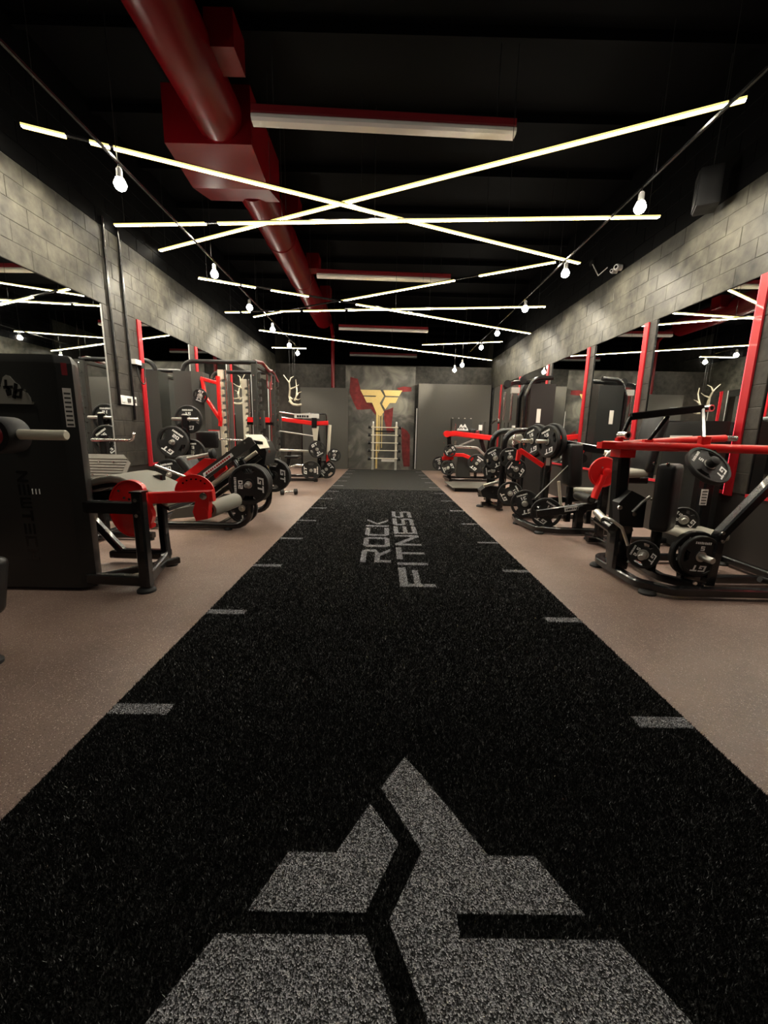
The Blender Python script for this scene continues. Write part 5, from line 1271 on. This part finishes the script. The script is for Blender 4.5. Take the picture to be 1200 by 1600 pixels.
for px, py, Y, kg, rl, L_ in ((700, 731, 9.95, 10, 115, 'low front'), (744.5, 724, 10.0, 20, -35, 'wall-side front'), (703, 704, 10.05, 5, 120, 'upper mast'), (686.5, 724, 10.4, 10, 20, 'lane-side rear')):
    c = at(px, py, Y=Y); plate(kg, c, (0, -1, 0), rl, 'black plate on the %s peg of the red-armed back machine' % L_, 'plates on the red-armed back machine')
    sleeve(r5, c + V(0, .10, 0), (0, -1, 0), .2, .023); bar_part(r5, 'peg_arm', [c + V(0, .09, 0), (c.x + (.1 if c.x < 2 else -.1), 10.35, c.z - .02)], .05, .05)
bolts(r5, [at(725, 695, Y=10.16), at(725, 699, Y=10.16), at(735, 699, Y=10.16), at(694, 692, Y=10.3)], (0, -1, 0), .016)

# ---- weight tower with mountain badge behind it
r7 = thing('cable_tower', 'grey weight tower with white mountain badge before the right partition', 'gym machine', (2.5, 12.5, 0))
h0 = at(707, 654, Y=12.4); h1 = at(738, 655, Y=12.4)
MB().box((h0.x, 12.4, .03), (h1.x, 12.72, h0.z)).build('weight_tower', 'shroud_grey', r7)
for k in range(4): MB().lathe((h0.x + .02 + (h1.x - h0.x - .04) * k / 3, 12.5, h0.z), (0, 0, 1), [(0, .022), (.02, .022), (.03, .012)], 10).build('cap_bolt', 'steel', r7)
hm = at(723, 667, Y=12.4)
mountain_plate(r7, (hm.x, 12.399, hm.z - .02), (1, 0, 0), (0, 0, 1), .34, '', 'mountain_badge')
for x in (3.0, 3.12): bar_part(r7, 'rear_column', [(x, 12.55, .03), (x, 12.55, 1.55)], .09, .09, 'shroud_grey')
bar_part(r7, 'base_tube', [(h0.x, 12.55, .05), (3.2, 12.55, .05)], .07, .06)
bar_part(r7, 'press_arm', [(2.65, 12.45, 1.18), (2.90, 12.45, 1.24)], .10, .14, 'dark_red')
pad(r7, (2.66, 12.3, 1.26), (.20, .18, .18), 0, 0, 0, 'pad_black', .06, 'head_pad')
MB().cyl((2.92, 12.4, 1.30), (2.92, 12.4, 1.46), .055).build('white_cap', 'white_plastic', r7)

# ---- barbell rack at the end of the turf
rk = thing('barbell_rack', 'pale two-post upright rack of fixed barbells before the mural', 'barbell rack', (.06, 13.05, 0))
ky = 13.08
xl, xr = at(582.5, 700, Y=ky).x, at(618.5, 700, Y=ky).x
for x in (xl, xr):
    bar_part(rk, 'upright', [(x, ky, .30), (x, ky, 1.40)], .07, .06, 'cream_metal')
    bar_part(rk, 'lower_upright', [(x, ky, .02), (x, ky, .30)], .075, .07, 'steel')
    bar_part(rk, 'base_foot', [(x, ky - .12, .034), (x, ky + .05, .034)], .07, .04, 'steel')
    MB().lathe((x, ky + .02, 1.40), (0, 0, 1), [(0, .03), (.10, .03), (.12, .02)], 12).build('post_cap', 'steel', rk)
    for z in (.37, .62, .86, 1.10, 1.34): MB().box((x - .03, ky - .08, z - .035), (x + .03, ky - .03, z - .012)).build('cradle', 'steel', rk)
bar_part(rk, 'cross_bar', [(xl, ky + .03, 1.22), (xr, ky + .03, 1.22)], .03, .04, 'black_metal')
MB().box((xl + .28, ky - .02, .27), (xr - .02, ky + .01, .36)).build('shelf_sign', 'sticker', rk)
for i, (z, hr) in enumerate(((.37, .062), (.62, .058), (.86, .054), (1.10, .050), (1.34, .046))):
    bb = thing('fixed_barbell', 'pale steel fixed barbell with black round heads, %s tier of the rack' % ['bottom', 'second lowest', 'middle', 'second highest', 'top'][i], 'barbell', (.06, ky - .055, z), 'barbells on the back rack')
    MB().cyl((xl - .06, ky - .055, z), (xr + .06, ky - .055, z), .014, seg=12).build('bar', 'cream_metal', bb)
    for x, sg in ((xl - .06, -1), (xr + .06, 1)):
        MB().lathe((x, ky - .055, z), (sg, 0, 0), [(0, .03), (.004, hr), (.09, hr), (.096, hr * .7)], 20).build('head', 'rubber', bb)
        MB().lathe((x + sg * .096, ky - .055, z), (sg, 0, 0), [(0, hr * .6), (.004, hr * .55)], 16).build('end_cap', 'steel', bb)

# ---- speaker and cameras on the right wall
sp_ = thing('wall_speaker', 'black box loudspeaker hung high on the right block wall', 'speaker', (3.2, 4.6, 3.35))
s0 = at(1118, 298, Y=4.6)
M_ = Matrix.Rotation(math.radians(-28), 3, 'Z')
MB().rbox((3.22, 4.6, s0.z), (.20, .24, .35), .02, M_).build('cabinet', 'satin_black', sp_, smooth=30)
MB().rbox(Vector((3.22, 4.6, s0.z)) + M_ @ V(-.102, 0, 0), (.012, .20, .31), .004, M_).build('grille', 'satin_black', sp_)
MB().tube([(3.24, 4.6, s0.z + .2), (3.26, 4.6, CZ - .003)], .005, seg=6).build('hanger', 'cable', sp_)
for px, py, nm, sz in ((965, 418, 'white dome camera on the right wall, upper of the pair', .045), (958, 424, 'small white camera on the right wall beside the dome camera', .032)):
    c = at(px, py, X=WX - .06)
    ct = thing('security_camera', nm, 'camera', c, 'cameras on the right wall')
    MB().cyl(c + V(.055, 0, 0), c + V(.0, 0, 0), sz * .9).build('mount', 'white_plastic', ct)
    MB().lathe(c, (-.8, -.6, -.1), [(-.02, sz * .8), (.0, sz), (.03, sz * .98), (.055, sz * .7), (.055, sz * .45)], 20).build('housing', 'white_plastic', ct)
    MB().lathe(c + V(-.045, -.034, -.005), (-.8, -.6, -.1), [(0, sz * .5), (.012, sz * .35), (.02, .004)], 16).build('lens', 'print_black', ct)
wb = thing('wire_junction', 'small black junction with cable near the cameras on the right wall', 'cable box', at(925, 411, X=WX - .02))
c = at(925, 411, X=WX - .02); MB().box((WX - .04, c.y - .05, c.z - .03), (WX - .002, c.y + .05, c.z + .03)).build('box', 'satin_black', wb)
c2 = at(948, 418, X=WX - .03); MB().tube([(WX - .02, c.y, c.z), (WX - .02, (c.y + c2.y) / 2, c2.z - .02), (WX - .02, c2.y, c2.z)], .008, seg=6).build('cable', 'sticker', wb)
